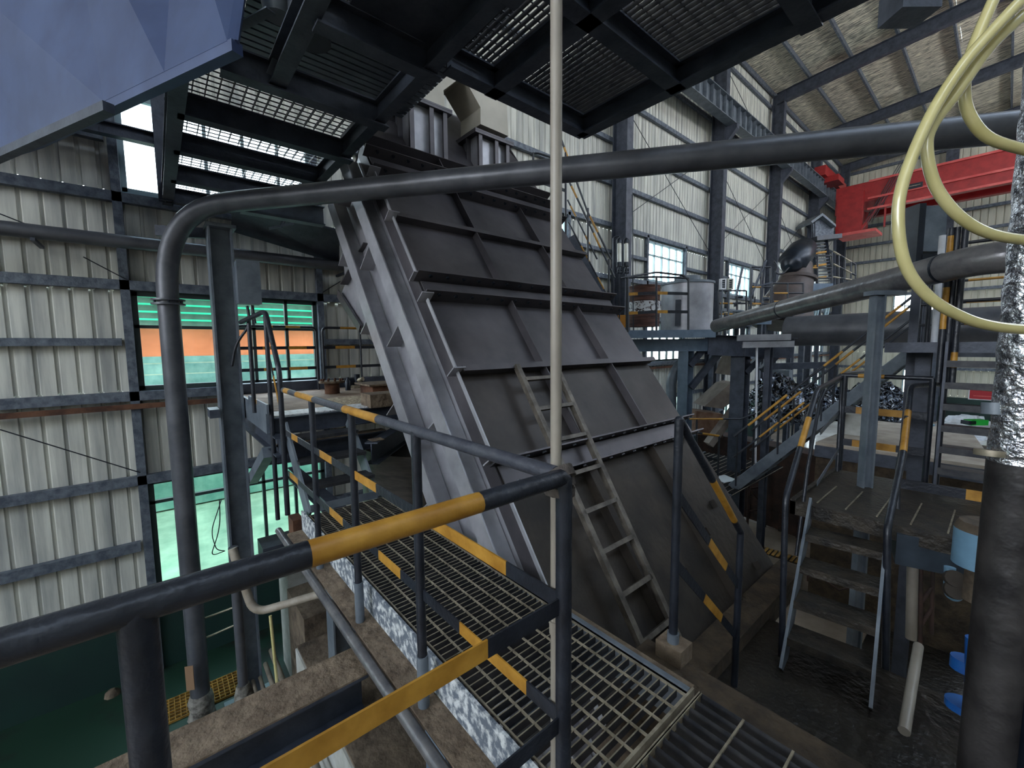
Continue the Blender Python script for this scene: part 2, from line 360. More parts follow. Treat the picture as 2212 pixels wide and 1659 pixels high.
# ================================================================== SLOPING CASING
CU = Vector((-.5953, 0, .8037)); CN = Vector((.8037, 0, .5953)); CO = Vector((-1.41, 0, -.9))
def cp(y, z, n=0.):
    """point on the casing front plane at width y and height z, lifted n off it"""
    return CO+CU*((z+.9)/.8037)+Vector((0, y, 0))+CN*n
YL, YR = 1.95, 4.85; DPT = 1.2
T = Thing('inclined_casing', 'huge sloping plate steel casing with bolted flanges and ribs, centre of the hall', 'casing', (-1.41, 3.4, -.9))
b = MB(CASE)
front = [cp(YL, -.9), cp(YR, -.9), cp(YR, 4.4), cp(4.55, 5.1), cp(2.94, 5.1), cp(YL, 3.84)]
b2 = MB(MIDP); b2.prism([cp(YL, .5, -.02), cp(YR, .5, -.02), cp(YR, 1.26, -.02), cp(YL, 1.26, -.02)], CN*.02); T.part('middle_front_panel', b2, 'dark brown middle panel')
lowp = [cp(YL, 1.26), cp(YR, 1.26), cp(YR, 4.4), cp(4.55, 5.1), cp(2.94, 5.1), cp(YL, 3.84)]
b.prism([p-CN*.02 for p in lowp], CN*.02); T.part('front_panel', b)
b = MB(RUSTY); b.prism([cp(YL, -.9, -.02), cp(YR, -.9, -.02), cp(YR, .5, -.02), cp(YL, .5, -.02)], CN*.02); T.part('lower_front_panel', b, 'rust streaked lower panel')
b = MB(CASE_LIT); b.prism([cp(YL+.01, -1.1, -.02), cp(YL+.01, 3.84, -.02), cp(YL+.01, 3.84, -DPT), cp(YL+.01, -1.1, -DPT)], (0, .02, 0)); T.part('side_panel', b, 'side plate painted pale grey for the light on it')
b = MB(CASE); b.prism([cp(YR-.03, -.9, -.02), cp(YR-.03, 5.0, -.02), cp(YR-.03, 5.0, -DPT), cp(YR-.03, -.9, -DPT)], (0, .02, 0))
b.prism([cp(YL, -1.1, -DPT), cp(YR, -1.1, -DPT), cp(YR, 5.0, -DPT), cp(YL, 3.84, -DPT)], CN*.02); T.part('rear_panel', b)
b = MB(CASE); b.prism([cp(2.94, 5.1), cp(YL, 3.84), cp(YL, 3.84, -DPT), cp(2.94, 5.1, -DPT)], (0, .02, 0)); b.prism([cp(2.94, 5.1), cp(4.55, 5.1), cp(4.55, 5.1, -DPT), cp(2.94, 5.1, -DPT)], (0, 0, .02)); T.part('top_panel', b)
for z, h in ((2.78, .09), (1.26, .1)):                               # cross ribs
    b = MB(CASE); b.bar(cp(YL, z, h/2), cp(YR+.05, z, h/2), .012, h, up=CN); b.bar(cp(YL, z, h), cp(YR+.05, z, h), .06, .01, up=CN); T.part('cross_rib', b)
for za, zb in ((3.36, 3.62), (1.93, 2.12), (.42, .58)):                # paired bolted flanges
    b = MB(CASE)
    for z in (za, zb): b.bar(cp(YL-.06, z, .07), cp(YR+.06, z, .07), .014, .14, up=CN)
    b.bar(cp(YL, (za+zb)/2, .02), cp(YR, (za+zb)/2, .02), (zb-za)*1.0, .012, up=CN)
    fl = T.part('bolted_flange', b)
    bolts(fl, T.loc, [cp(YL+.08+(YR-YL-.1)*i/15, z+(.028 if z == zb else -.028)*0, .09) for i in range(16) for z in (za, zb)], CU, .019, DARK)
b = MB(CASE); b.bar(cp(YL-.05, 3.84, .05), cp(YR+.1, 3.84, .05), .014, .12, up=CN); b.bar(cp(YL, 3.9, .02), cp(YR+.1, 3.9, .02), .1, .02, up=CN); T.part('top_flange', b)
for y in (2.92, 3.98):                                               # ribs up the slope, bay by bay
    for za, zb in ((-.85, .42), (.58, 1.26), (1.26, 1.93), (2.12, 2.78), (2.78, 3.36), (3.62, 3.84)):
        dy = 0 if za > .5 else -.12
        b = MB(CASE if za > .5 else RUSTY); b.bar(cp(y+dy, za, .045), cp(y+dy, zb, .045), .012, .09, up=CN); T.part('slope_rib', b)
b = MB(CASE_LIT)                                                        # bright corner edge strips
for za, zb in ((-.9, .42), (.6, 1.9), (2.14, 3.34), (3.64, 3.84)):
    b.bar(cp(YL-.03, za, .045), cp(YL-.03, zb, .045), .012, .035, up=CN)
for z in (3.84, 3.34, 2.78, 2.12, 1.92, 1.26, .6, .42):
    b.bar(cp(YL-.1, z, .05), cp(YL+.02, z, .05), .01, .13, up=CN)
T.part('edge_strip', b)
b = MB(CASE); b.prism([cp(YL-.012, -1.0, 0), cp(YL-.012, 3.8, 0), cp(YL-.012, 3.8, -.15), cp(YL-.012, -1.0, -.15)], (0, .02, 0)); T.part('corner_shade_strip', b, 'shade painted as a dark strip along the front corner')  # dark plate paints in the shade beside the front corner
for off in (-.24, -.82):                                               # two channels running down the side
    b = MB(CASE_LIT); p, q = cp(YL-.09, -1.1, off), cp(YL-.09, 3.8, off)
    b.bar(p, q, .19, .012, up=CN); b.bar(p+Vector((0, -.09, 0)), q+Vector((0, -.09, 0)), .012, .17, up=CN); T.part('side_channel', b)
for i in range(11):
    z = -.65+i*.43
    b = MB(CASE_LIT); c = Vector((0, -.075, 0))
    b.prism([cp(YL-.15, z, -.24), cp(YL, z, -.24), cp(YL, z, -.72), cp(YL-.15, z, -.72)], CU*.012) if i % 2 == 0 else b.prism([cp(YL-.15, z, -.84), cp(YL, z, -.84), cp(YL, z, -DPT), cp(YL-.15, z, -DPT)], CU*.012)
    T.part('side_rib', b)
b = MB(CASE)                                                         # side wing hopper at the upper rear
Q = lambda x, y, Y=2.02: at(x, y, 'Y', Y)
b.prism([Q(726, 436), Q(780, 430), Q(818, 640), Q(815, 706), Q(776, 706), Q(734, 640), Q(746, 614), Q(737, 500)], (0, .9, 0), CASE_LIT); T.part('side_hopper', b, 'pale grey wing hopper')
b = MB(CASE); b.prism([Q(724, 433, 1.98), Q(786, 425, 1.98), Q(764, 499, 1.98)], (0, .03, 0)); T.part('gusset', b)
b = MB(CASE); b.prism([Q(776, 706, 1.99), Q(815, 706, 1.99), Q(840, 764, 1.99), Q(824, 760, 1.99)], (0, .9, 0)); T.part('hopper_pan', b)
b = MB(CASE); b.bar(Q(743, 614, 1.96), Q(794, 526, 1.96), .1, .015)
T.part('hopper_stiffener', b)
b = MB(CASE); p, q = Q(730, 634, 1.96), Q(778, 710, 1.96); b.bar(p, q, .02, .1, CASE); b.bar(p+Vector((0, .05, 0)), q+Vector((0, .05, 0)), .1, .02, CASE_LIT); T.part('hopper_flange', b)
for za, yy in ((-.2, 4.4), (-.5, 3.4), (-.35, 4.0), (-.75, 4.5)):     # lifting lugs low on the face
    b = MB(RUSTY); c = cp(yy, za, .03); b.ob(c, CU*.04, CN*.03, (0, .006, 0)); T.part('lug', b)
b = MB(LEDGE); b.prism([(-1.5, 1.9, -1.0), (-1.2, 1.9, -1.0), (-1.2, 1.9, -.78), (-1.42, 1.9, -.78)], (0, 3.0, 0)); T.part('base_curb', b, 'stained concrete curb under its lower edge')
# ladder of flat bars lying on the face
T = Thing('incline_ladder', 'narrow welded ladder lying on the lower face of the sloping casing', 'ladder', cp(2.6, -.7))
for y0, y1 in ((2.52, 2.42), (3.02, 2.80)):
    b = MB(mat('worn_ladder_steel', (66, 61, 55), .5, .3, (112, 105, 96), 8)); b.bar(cp(y0, 1.25, .13), cp(y1, -.75, .13), .05, .03, up=CN); b.bar(cp(y0, 1.25, .11), cp(y1, -.75, .11), .008, .07, up=CN); T.part('rail', b)
for i in range(8):
    z = 1.12-i*.25; k = (1.25-z)/2.0
    b = MB(MATS['worn_ladder_steel']); b.bar(cp(2.52-.1*k, z, .13), cp(3.02-.22*k, z, .13), .035, .03, up=CN); T.part('rung', b)
# ducts standing on the casing top
BR = MATS['bare_casing_plate']
def stub(px, yl, yr, zb, zt, label):
    x1 = -5.0; x0 = -5.48; T = Thing('duct_stub', label, 'duct', (x1-.27, (yl+yr)/2, zb), 'stiffened duct stubs on the casing top')
    b = MB(CASE_LIT); b.box((x0, yl, zb), (x1, yr, zt)); T.part('shell', b)
    for y in (yl+.02, (yl+yr)/2+.04, yr-.02):
        b = MB(CASE); b.box((x1, y-.006, zb+.15), (x1+.07, y+.006, zt)); b.box((x1+.06, y-.03, zb+.15), (x1+.072, y+.03, zt)); T.part('stiffener', b)
    for x in (x0+.05, x1-.15, x1-.35):
        b = MB(CASE); b.box((x-.006, yl-.07, zb+.15), (x+.006, yl, zt)); T.part('stiffener', b)
    b = MB(CASE); b.box((x0-.06, yl-.08, zt-.015), (x1+.09, yr+.08, zt+.015)); b.box((x0-.06, yl-.08, zt+.018), (x1+.09, yr+.08, zt+.04)); T.part('flange', b)
    return T
zt1 = at(872, 212, 'X', -5.0)[2]; zt2 = at(1015, 285, 'X', -5.0)[2]
y1a, y1b = at(882, 300, 'X', -5.0)[1], at(960, 330, 'X', -5.0)[1]; y2a, y2b = at(1030, 350, 'X', -5.0)[1], at(1093, 370, 'X', -5.0)[1]
stub(0, y1a, y1b, 3.75, zt1, 'left stiffened duct stub on the casing top, under the beige chute leg')
stub(0, y2a, y2b, 3.75, zt2, 'right stiffened duct stub on the casing top, under the beige chute leg')
b = MB(BEIGE)
A = lambda x, y: at(x, y, 'X', -4.98)
zz = min(zt1, zt2)
L1 = [A(882, 201), A(961, 236), A(958, 195), A(995, 167), A(1003, 169), A(1038, 232), A(1038, 268), A(1098, 294), A(1095, 225), A(1075, 190), A(1000, 60), A(935, 60), A(890, 180)]
b.prism([p for p in L1], (-.5, 0, 0)); solo('breeches_chute', b, 'beige forked sheet metal chute feeding both duct stubs', 'chute', A(960, 236))
# ================================================================== OVERHEAD PLATFORM
ZB, ZG = 3.55, 3.75
def grate(mb, x0, x1, y0, y1, z, h=.03, along='Y', s=.04, c=.1, t=.005, m=None, mr=None):
    """bar grating: bearing bars along one axis, thin cross rods along the other, inside a frame"""
    a0, a1, b0, b1 = (x0, x1, y0, y1) if along == 'Y' else (y0, y1, x0, x1)
    def bx(a, a_, b_, b__, za, zb, mm):
        if along == 'Y': mb.box((a, b_, za), (a_, b__, zb), mm)
        else: mb.box((b_, a, za), (b__, a_, zb), mm)
    n = int((a1-a0)/s)
    for i in range(n+1):
        a = a0+(a1-a0)*i/n; bx(a-t/2, a+t/2, b0, b1, z-h, z, m)
    n = max(1, int((b1-b0)/c))
    for i in range(n+1):
        q = b0+(b1-b0)*i/n; bx(a0, a1, q-.004, q+.004, z-.006, z+.003, mr or m)
T = Thing('overhead_platform', 'dark steel platform overhead, its grating panels and beams seen from below', 'platform', (-4, 2, ZB))
HB = ZG-ZB
def ybeam(x, y0, y1, w=.12, h=HB):
    b = MB(STEEL); b.ib((x, y0, ZG-.035-h/2), (x, y1, ZG-.035-h/2), w, h, tw=.012, tf=.014); T.part('beam', b)
for x, ya, yb in ((-2.95, .9, 1.78), (-3.87, .5, 1.78), (-4.79, .28, 1.78), (-5.67, .28, 1.78), (-6.66, .28, 1.78), (-7.63, .28, 1.78)): ybeam(x, ya, yb)
for p, q, w, h in (((-7.8, .27), (-4.05, .27), .12, .2), ((-7.8, 1.70), (1.5, 1.70), .1, .17), ((-2.9, 2.25), (1.5, 2.25), .12, .17), ((-2.86, 3.34), (1.5, 3.34), .12, .17),
                   ((-3.87, .87), (1.5, .87), .12, .17)):
    b = MB(STEEL); b.ib((p[0], p[1], ZG-.035-h/2), (q[0], q[1], ZG-.035-h/2), w, h, tw=.012, tf=.014); T.part('beam', b)
for x, ya, yb, w, h in ((-2.83, 1.79, 3.36, .12, .17), (-1.86, 1.79, 3.38, .12, .17), (-.95, 1.79, 3.38, .12, .2), (-.05, 1.79, 3.38, .12, .2), (.9, 1.79, 3.38, .12, .2), (-2.0, .87, 1.79, .12, .2), (-1.1, .87, 1.79, .12, .2)): ybeam(x, ya, yb, w, h)
for x0, x1, y0, y1, al in ((-4.75, -3.9, .3, 1.75, 'X'), (-5.63, -4.83, .3, 1.75, 'X'), (-6.62, -5.71, .3, 1.75, 'X'), (-7.6, -6.7, .3, 1.75, 'X'), (-2.93, -2.02, .9, 1.75, 'X'), (-1.98, -1.12, .9, 1.75, 'X'),
                           (-2.88, -1.9, 1.85, 2.2, 'D'), (-1.82, -.98, 1.85, 2.2, 'D'), (-.92, -.08, 1.85, 2.2, 'D'), (-2.88, -1.9, 2.3, 3.3, 'D'), (-1.82, -.98, 2.3, 3.3, 'D'), (-.92, -.08, 2.3, 3.3, 'D'), (-.02, .86, 2.3, 3.3, 'D')):
    b = MB(GALVD); grate(b, x0, x1, y0, y1, ZG, .036 if al == 'D' else .03, 'X', .05 if al == 'D' else .09, .085); T.part('grating_panel', b)
b = MB(STEEL); c = dp(1965, 8, 4.4); b.ob(c, _r*.2, _f*.15, (0, 0, .14)); T.part('hanging_bracket', b)
b = MB(STEEL); b.box((-2.88, 1.1, ZG-.05), (-2.1, 1.75, ZG-.04)); T.part('cover_plate', b)
b = MB(BLACK)
for i in range(8): b.tube([(-2.95+i*.62, 3.42, ZG), (-2.95+i*.62, 3.42, ZG+1.05)], .02)
b.tube([(-2.95, 3.42, ZG+1.05), (1.4, 3.42, ZG+1.05)], .022); T.part('guard_rail', b)
# big hopper at the upper left
T = Thing('steel_hopper', 'large blue-grey steel hopper hanging at the upper left corner', 'hopper', (-5, -.4, 3.4))
hl, h0, hs, h1, h2 = at(-110, 362, 'Z', 3.4), at(80, 300, 'Z', 3.4), at(242, 222, 'Z', 3.4), at(375, 158, 'Z', 3.4), at(512, 92, 'Z', 3.4)
BG = mat('hopper_paint_veil_tint', (48, 62, 96), .45, .1, (64, 80, 116), 1.5)  # blue-grey paint, made bluer to carry the flare veil
tops = [at(-330, 40, 'Z', 5.6), at(-143, -110, 'Z', 5.6), at(160, -270, 'Z', 5.6), at(399, -270, 'Z', 5.6), at(560, -240, 'Z', 5.6)]
bots = [hl, h0, hs, h1, h2]; bk = Vector((-.02, -.05, .0))
for i, nm in enumerate(('left_panel', 'front_panel', 'front_panel', 'right_panel')):
    b = MB(BG); b.loft([bots[i], bots[i+1], bots[i+1]+bk, bots[i]+bk], [tops[i], tops[i+1], tops[i+1]+bk, tops[i]+bk]); T.part(nm, b)
for i in range(4):
    b = MB(BG); b.bar(bots[i]+Vector((0, 0, -.03)), bots[i+1]+Vector((0, 0, -.03)), .07, .07); T.part('bottom_flange', b)
for i in (1, 2, 3, 4):
    b = MB(CASE_LIT if i < 3 else BG); b.bar(bots[i], tops[i], .02, .045 if i < 3 else .03); T.part('corner_seam', b)
b = MB(STEEL); a, c = at(-40, 355, 'Z', 3.3), at(235, 232, 'Z', 3.3); b.bar(a, c, .07, .07); solo('hopper_support_beam', b, 'dark support beam running under the hopper flange at the left edge', 'beam', a)
b = MB(STEEL); b.ib((-7.7, -1.6, 3.5), (-7.7, .3, 3.5), .15, .25); b.ib((-7.9, .3, 3.42), (-3.87, .3, 3.42), .1, .01)
p, q = at(80, 262, 'X', -7.2), at(780, 420, 'X', -7.2); b = MB(STEEL); b.ib((-7.6, -2.0, 4.3), (-7.6, .3, 4.3), .12, .16); solo('bracing_beam', b, 'dark horizontal beam crossing in front of the bright upper window', 'beam', (-7.6, -2, 4.3))
b = MB(STEEL); b.ib((-7.55, .24, 3.5), (-7.55, .24, 8.5), .14, .14, up=(1, 0, 0)); solo('hanger_post', b, 'slim upright post beside the bright upper window', 'post', (-7.3, .26, 3.5))
# misc steel above the platform, top left
b = MB(GREY); b.bar(at(640, 55, 'Z', 3.9), at(595, 168, 'Z', 3.62), .14, .01); solo('flat_strut', b, 'pale flat strut dropping from the overhead platform, left of the corrugated sheet', 'strut', at(595, 168, 'Z', 3.62))
b = MB(GREY); b.bar(at(515, 60, 'Z', 3.9), at(585, 22, 'Z', 3.9), .07, .01); solo('cross_brace', b, 'short flat brace between hopper and overhead beams', 'brace', at(515, 60, 'Z', 3.9))
b = MB(DARK); c = dp(668, 30, 3.0); b.tube([c+Vector((0, 0, -.18)), c+Vector((0, 0, .8))], .14); solo('overhead_pipe_end', b, 'dark round pipe stub hanging above the overhead platform', 'pipe', c)
b = MB(GREY); c = dp(600, 8, 3.3); b.tube([c+Vector((0, 0, -.1)), c+Vector((0, 0, .9))], [.1, .3], n=16); solo('funnel', b, 'pale grey funnel above the overhead platform, top left', 'funnel', c)
b = MB(GREY)
corr(b, lambda a, o, z: (a, z, 4.3+o), -5.0, -2.4, .75, 2.5, pitch=.09, d=.025, m=GREY); solo('corrugated_canopy', b, 'small corrugated sheet roof seen through the overhead platform', 'canopy', (-3.5, 1.3, 4.3))
# lean-to canopy with broken bracket behind the pipe bend
T = Thing('side_canopy', 'dark corrugated lean-to canopy under the overhead platform, near the wall', 'canopy', (-6.9, 2.3, 2.6))
b = MB(STEEL); b.prism([at(500, 500, 'X', -7.6), at(733, 570, 'X', -7.6), at(733, 500, 'X', -6.9), at(500, 442, 'X', -6.9)], (0, 0, .03)); T.part('sheet', b)
b = MB(GREY); b.bar(at(500, 488, 'X', -7.62), at(733, 527, 'X', -7.62), .03, .06); T.part('edge_trim', b)
b = MB(GREY); b.tube(fillet([at(606, 492, 'X', -6.8), at(618, 468, 'X', -6.8), at(630, 458, 'X', -6.8)], .2), .025, n=8); b.bar(at(580, 494, 'X', -6.8), at(634, 483, 'X', -6.8), .05, .03); T.part('hanging_bracket', b)
# ================================================================== PIPES
T = Thing('overhead_pipe', 'long dark pipe crossing the hall and bending down beside the left column', 'pipe', (-6.5, .15, FZ))
R = .107
p0 = at(437, 1548, 'Z', FZ); pv = at(374, 455, 'X', p0.x); pv.y = p0.y
far = dp(2230, 271, 2.95)
far = far+(far-pv).normalized()*1.5
b = MB(PIPE); b.tube(fillet([p0+Vector((0, 0, .05)), pv, far], 1.0, 10), R, n=20); T.part('barrel', b)
c = at(362, 655, 'X', p0.x); b = MB(PIPE); b.tube([V(p0.x, p0.y, 2.02), V(p0.x, p0.y, 2.04)], .165, n=18); b.tube([V(p0.x, p0.y, 2.07), V(p0.x, p0.y, 2.09)], .165, n=18)
fj = T.part('flange_joint', b)
bolts(fj, T.loc, [V(p0.x+.143*math.cos(k*math.pi/3), p0.y+.143*math.sin(k*math.pi/3), 2.055) for k in range(6)], (0, 0, 5), .013, DARK)
b = MB(RAG); b.tube([p0+Vector((0, 0, .02)), p0+Vector((.01, .01, .12)), p0+Vector((0, 0, .26)), p0+Vector((0, 0, .34))], [.16, .13, .145, .115], n=9); T.part('rag_wrap', b, 'torn plastic wrap at its foot')
b = MB(STEEL); c1 = at(388, 486, 'X', -6.6); b.bar((-6.62, .1, 2.9), (-6.35, .75, 2.9), .05, .12); T.part('support_bracket', b)
T = Thing('wall_service_pipe', 'straight pipe running along the long wall above the wide window', 'pipe', (-7.55, -3, 2.8))
b = MB(PIPE); a = at(0, 492, 'X', -7.5); b.tube([(-7.5, -3.2, a.z), (-7.5, 9, a.z)], .085, n=14); T.part('barrel', b)
for y in (-1, 2.6, 6): T.part('wall_bracket', one('box', (-7.95, y-.02, a.z-.12), (-7.4, y+.02, a.z-.085), m=STEEL))
# near left column and junction box
cx, cy = -6.25, .70
T = Thing('platform_column', 'tall grey H-column standing beside the bent pipe at left', 'column', (cx, cy, FZ))
b = MB(GREY); b.ib((cx, cy-.02, FZ), (cx, cy-.02, 2.93), .24, .25, up=(0, 1, 0), tw=.016, tf=.022); T.part('shaft', b)
b = MB(GREY); b.box((cx-.3, cy-.3, FZ), (cx+.3, cy+.3, FZ+.03)); T.part('base_plate', b)
b = MB(GREY); b.box((cx-.16, cy-.16, 2.93), (cx+.16, cy+.14, 2.97)); T.part('cap_plate', b)
b = MB(GREY); b.ib((cx, cy+.22, 3.3), (cx, 1.9, 3.3), .15, .25); T.part('head_beam', b)
T = Thing('junction_box', 'grey sheet metal junction box fixed to the left column', 'box', at(535, 615, 'X', -6.0))
c = at(535, 612, 'X', -6.0); hw = Vector((-.05, .16, 0)).normalized()
b = MB(GREY); b.ob(c, (.1, 0, 0), (0, .115, 0), (0, 0, .25)); T.part('body', b)
b = MB(GREY); b.ob(c+Vector((.105, 0, 0)), (.01, 0, 0), (0, .12, 0), (0, 0, .255)); T.part('door', b)
b = MB(BLACK); b.tube(fillet([c+Vector((0, -.02, -.27)), c+Vector((0, .0, -.5)), c+Vector((-.1, -.15, -.72)), c+Vector((-.15, -.2, -1.0))], .15), .016, n=8); b.tube([c+Vector((.02, .03, -.27)), c+Vector((.02, .05, -.48))], .014, n=8); T.part('cable', b)
b = MB(GREY); b.box((cx+.0, c.y-.12, c.z-.2), (c.x-.1, c.y-.08, c.z+.2)); T.part('mount', b)
b = MB(BLACK); pts = [at(478, 1080, 'X', -6.4), at(455, 1150, 'X', -6.4), at(468, 1188, 'X', -6.4), at(486, 1190, 'X', -6.4)]
b.tube(fillet(pts, .3), .006, n=6); b.tube(fillet([at(474, 1080, 'X', -6.4), at(476, 1140, 'X', -6.4), at(455, 1202, 'X', -6.4), at(486, 1190, 'X', -6.4)], .3), .006, n=6); solo('loose_wire', b, 'thin black wire loop hanging against the lower green window', 'wire', pts[0])
# ================================================================== WALKWAY
T = Thing('grating_walkway', 'bar grating walkway with spattered side channels leading along the sloping casing', 'walkway', (-2.5, 1.3, 0))
b = MB(GALVD); grate(b, -3.95, -.80, .96, 1.64, 0, .035, 'Y', .04, .097, .004, GALVD, GALV); T.part('grating_panel', b)
for i in range(0): pass
b = MB(GALVD); grate(b, -.76, 1.3, .3, 1.70, 0, .06, 'X', .05, .16, .004, GALVD, GALV); T.part('grating_panel', b, 'wider meshed grating panel nearest the camera')
b = MB(GALV)
n = int(3.15/.04)                                                   # bright worn top edges of the bearing bars
for i in range(n+1):
    x = -3.95+3.15*i/n; b.box((x-.0025, .96, .0005), (x+.0025, 1.64, .0025))
T.part('worn_bar_edges', b)
b = MB(GALV); b.box((-.80, .9, -.035), (-.79, 1.7, .003)); b.box((-.77, .3, -.035), (-.76, 1.7, .003)); T.part('end_bar', b)
b = MB(SPLAT); b.box((-4.1, .925, -.17), (1.3, .94, .01)); T.part('outer_channel', b, 'channel web covered in white spatter')
b = MB(DUST); b.box((-4.1, .80, -.185), (1.3, .925, -.17)); T.part('channel_flange', b, 'dusty lower flange of the outer channel')
b = MB(PIPEL); b.tube([(-4.3, .77, -.20), (1.3, .77, -.20)], .03, n=10); T.part('edge_pipe', b)
b = MB(GREY); b.box((-4.1, 1.66, -.17), (-.8, 1.68, .012)); b.box((-4.1, 1.66, -.01), (-.8, 1.72, 0), DUST); T.part('inner_channel', b)
for x in (-3.8, -3.0, -2.1, -1.2, -.3, .6): T.part('cross_bearer', one('ch', (x, .93, -.1), (x, 1.67, -.1), .05, .1, m=GREY))
b = MB(BLUEGREY); b.ib((-1.75, 1.05, FZ), (-1.75, 1.05, -.17), .2, .2, up=(0, 1, 0)); T.part('support_post', b, 'blue grey support post')
b = MB(GREY); b.ib((-3.9, 1.17, -2.0), (-3.9, 1.17, -.17), .2, .2, up=(0, 1, 0)); T.part('support_post', b)
RH = 1.13
T = Thing('walkway_railing', 'black and yellow railing along the left side of the grating walkway', 'railing', (-2.5, .85, 0))
b = MB(BLACK); b.striped((-4.1, .84, RH), (-.82, .86, RH), .024, ((.02, .07), (.14, .28), (.47, .62)), mat('grey_worn_black_paint', (54, 56, 66), .45, .1, (74, 76, 84), 9, bump=.2, bscale=40)); T.part('top_rail', b)
for z, sg in ((.75, ((.06, .12), (.30, .38), (.50, .60), (.77, .93))), (.38, ((.02, .10), (.35, .43), (.60, .68), (.84, .96)))):
    b = MB(BLACK); b.striped((-4.1, .84, z), (-.82, .86, z), (.006, .05), sg); T.part('mid_rail', b)
for x in (-3.28, -2.46, -1.66):
    b = MB(BLACK); b.tube([(x, .85, -.17), (x, .85, RH)], .022); b.tube([(x, .85, -.17), (x, .85, .08)], .027, GREY); T.part('post', b)
T = Thing('near_railing', 'thick black and yellow railing nearest the camera, lower left', 'railing', (-.79, 0, 0))
xr = -.79
b = MB(BLACK); b.tube(fillet([(xr, -1.2, RH), (xr, .84, RH), (xr, .86, RH-.08)], .05), .024, n=16)
b.v, b.f, b.k, b.sm = [], [], [], []
b.striped((xr, -1.2, RH), (xr, .84, RH), .0245, ((.68, .865),)); b.tube(fillet([(xr, .83, RH), (xr, .86, RH), (xr, .86, RH-.1)], .03), .0245, BLACK); T.part('top_rail', b)
for z, sg in ((.75, ((.62, .865),)), (.38, ((.0, .3),))):
    b = MB(BLACK); b.striped((xr, -1.2, z), (xr, .86, z), (.006, .05), sg); T.part('mid_rail', b)
for y in (-.045, .86):
    b = MB(BLACK); b.tube([(xr, y, -.1), (xr, y, RH)], .0235, n=16); T.part('post', b)
b = MB(PVC); b.tube([(-.845, .885, -3.3), (-.845, .885, 3.48)], .0165, n=14); b.tube([(-.845, .885, .62), (-.845, .885, .66)], .021); solo('conduit_pole', b, 'cream upright conduit tied to the corner of the near railing', 'conduit', (-.845, .885, FZ))
b = MB(mat('cable_tape', (52, 46, 42), .8, 0, (84, 76, 70), 20, bump=.6, bscale=40))
for k in range(3): b.tube([(-.815+.01*k, .868, RH-.06+.025*k), (-.815, .87, RH-.035+.025*k)], .045-.004*k, n=10)
solo('tape_binding', b, 'dark tape wrapped where the cream conduit meets the railing corner', 'tape', (-.815, .868, RH-.06))
# stair post and stair rail on the casing side: foreground right
T = Thing('descending_handrail', 'black and yellow handrail stepping down beside the foot of the casing', 'handrail', (-.95, 1.86, 0))
h = [at(1467, 905, 'Z', 1.13), at(1600, 1150, 'Z', .22), at(1578, 1490, 'Z', -.9)]
foot = V(h[0].x, h[0].y, -.05)
b = MB(BLACK); b.tube([foot, h[0]], .022, n=14); b.tube([foot, foot+Vector((0, 0, .05))], .03, GREY); T.part('post', b)
b = MB(BLACK); b.striped(h[0], h[1], .021, ((.46, .86),)); b.tube(fillet([h[0]+Vector((0, 0, -.03)), h[0], h[0].lerp(h[1], .05)], .03), .0225, BLACK); T.part('top_rail', b)
b = MB(BLACK); b.tube([h[1], V(h[1].x, h[1].y, -.9)], .022, n=14); T.part('post', b)
for dz, sg in ((.38, ((.45, .75),)), (.75, ((.4, .7),))):
    b = MB(BLACK); b.striped(h[0]-Vector((0, 0, dz)), h[1]-Vector((0, 0, dz)), (.006, .05), sg); T.part('mid_rail', b)
b = MB(LEDGE); b.box((-1.2, 1.75, -.95), (1.6, 2.0, -.14)); solo('concrete_ledge', b, 'brown concrete ledge edging the walkway above the sunken floor', 'ledge', (0, 1.85, -.9))
b = MB(DUST); b.box((foot.x-.07, foot.y-.05, -.14), (foot.x+.07, foot.y+.07, -.05)); solo('post_plinth', b, 'small block under the handrail post at the ledge end', 'plinth', foot)
# ================================================================== BELOW THE WALKWAY
T = Thing('dusty_beam', 'heavy I-beam thick with brown dust crossing below the near railing', 'beam', (-2.3, -.3, -.5))
b = MB(STEEL); b.ib((-2.35, -3.0, -.48), (-2.35, .8, -.48), .26, .28, tw=.02, tf=.02); T.part('beam', b)
b = MB(DUST); b.box((-2.48, -3.0, -.34), (-2.22, .8, -.33)); T.part('dust_layer', b, 'brown dust lying on top')
b = MB(CONC)
b.box((-5.2, 1.05, FZ), (-2.2, 1.85, -2.0)); b.add([], []); T = Thing('concrete_plinth', 'long concrete plinth with rough brown top under the walkway', 'plinth', (-3.7, 1.4, FZ))
T.part('block', b); b = MB(CONCW); b.box((-5.2, 1.03, FZ), (-2.2, 1.05, -2.03)); T.part('painted_face', b, 'whitewashed side face')
b = MB(CONC); b.box((-6.1, 1.15, FZ), (-5.25, 1.9, -1.75)); solo('machine_plinth', b, 'stepped concrete block beyond the long plinth', 'plinth', (-5.6, 1.5, FZ))
b = MB(CONCW); b.box((-6.9, 1.2, FZ), (-6.3, 1.6, -1.55)); solo('square_pedestal', b, 'small pale pedestal behind the stepped concrete block', 'pedestal', (-6.6, 1.4, FZ))
T = None
for i, (y, z, r) in enumerate(((.83, -2.6, .028), (.76, -2.75, .022), (.68, -2.75, .02), (.905, -2.45, .032))):
    b = MB(mat('dusty_pipe', (96, 88, 78), .6, .1, (128, 118, 104), 6)); b.tube([(-6.0, y, z), (-1.9, y, z)], r, n=10)
    solo('floor_pipe', b, ['second widest dusty pipe in the bundle beside the long plinth', 'thin dusty pipe in the middle of the bundle beside the plinth', 'thinnest dusty pipe, outermost of the bundle beside the plinth', 'widest dusty pipe, hugging the plinth in the bundle'][i], 'pipe', (-4, y, z), 'dusty pipes along the plinth')
b = MB(mat('pale_elbow_pipe', (132, 122, 108), .5, 0, (170, 160, 146), 5))
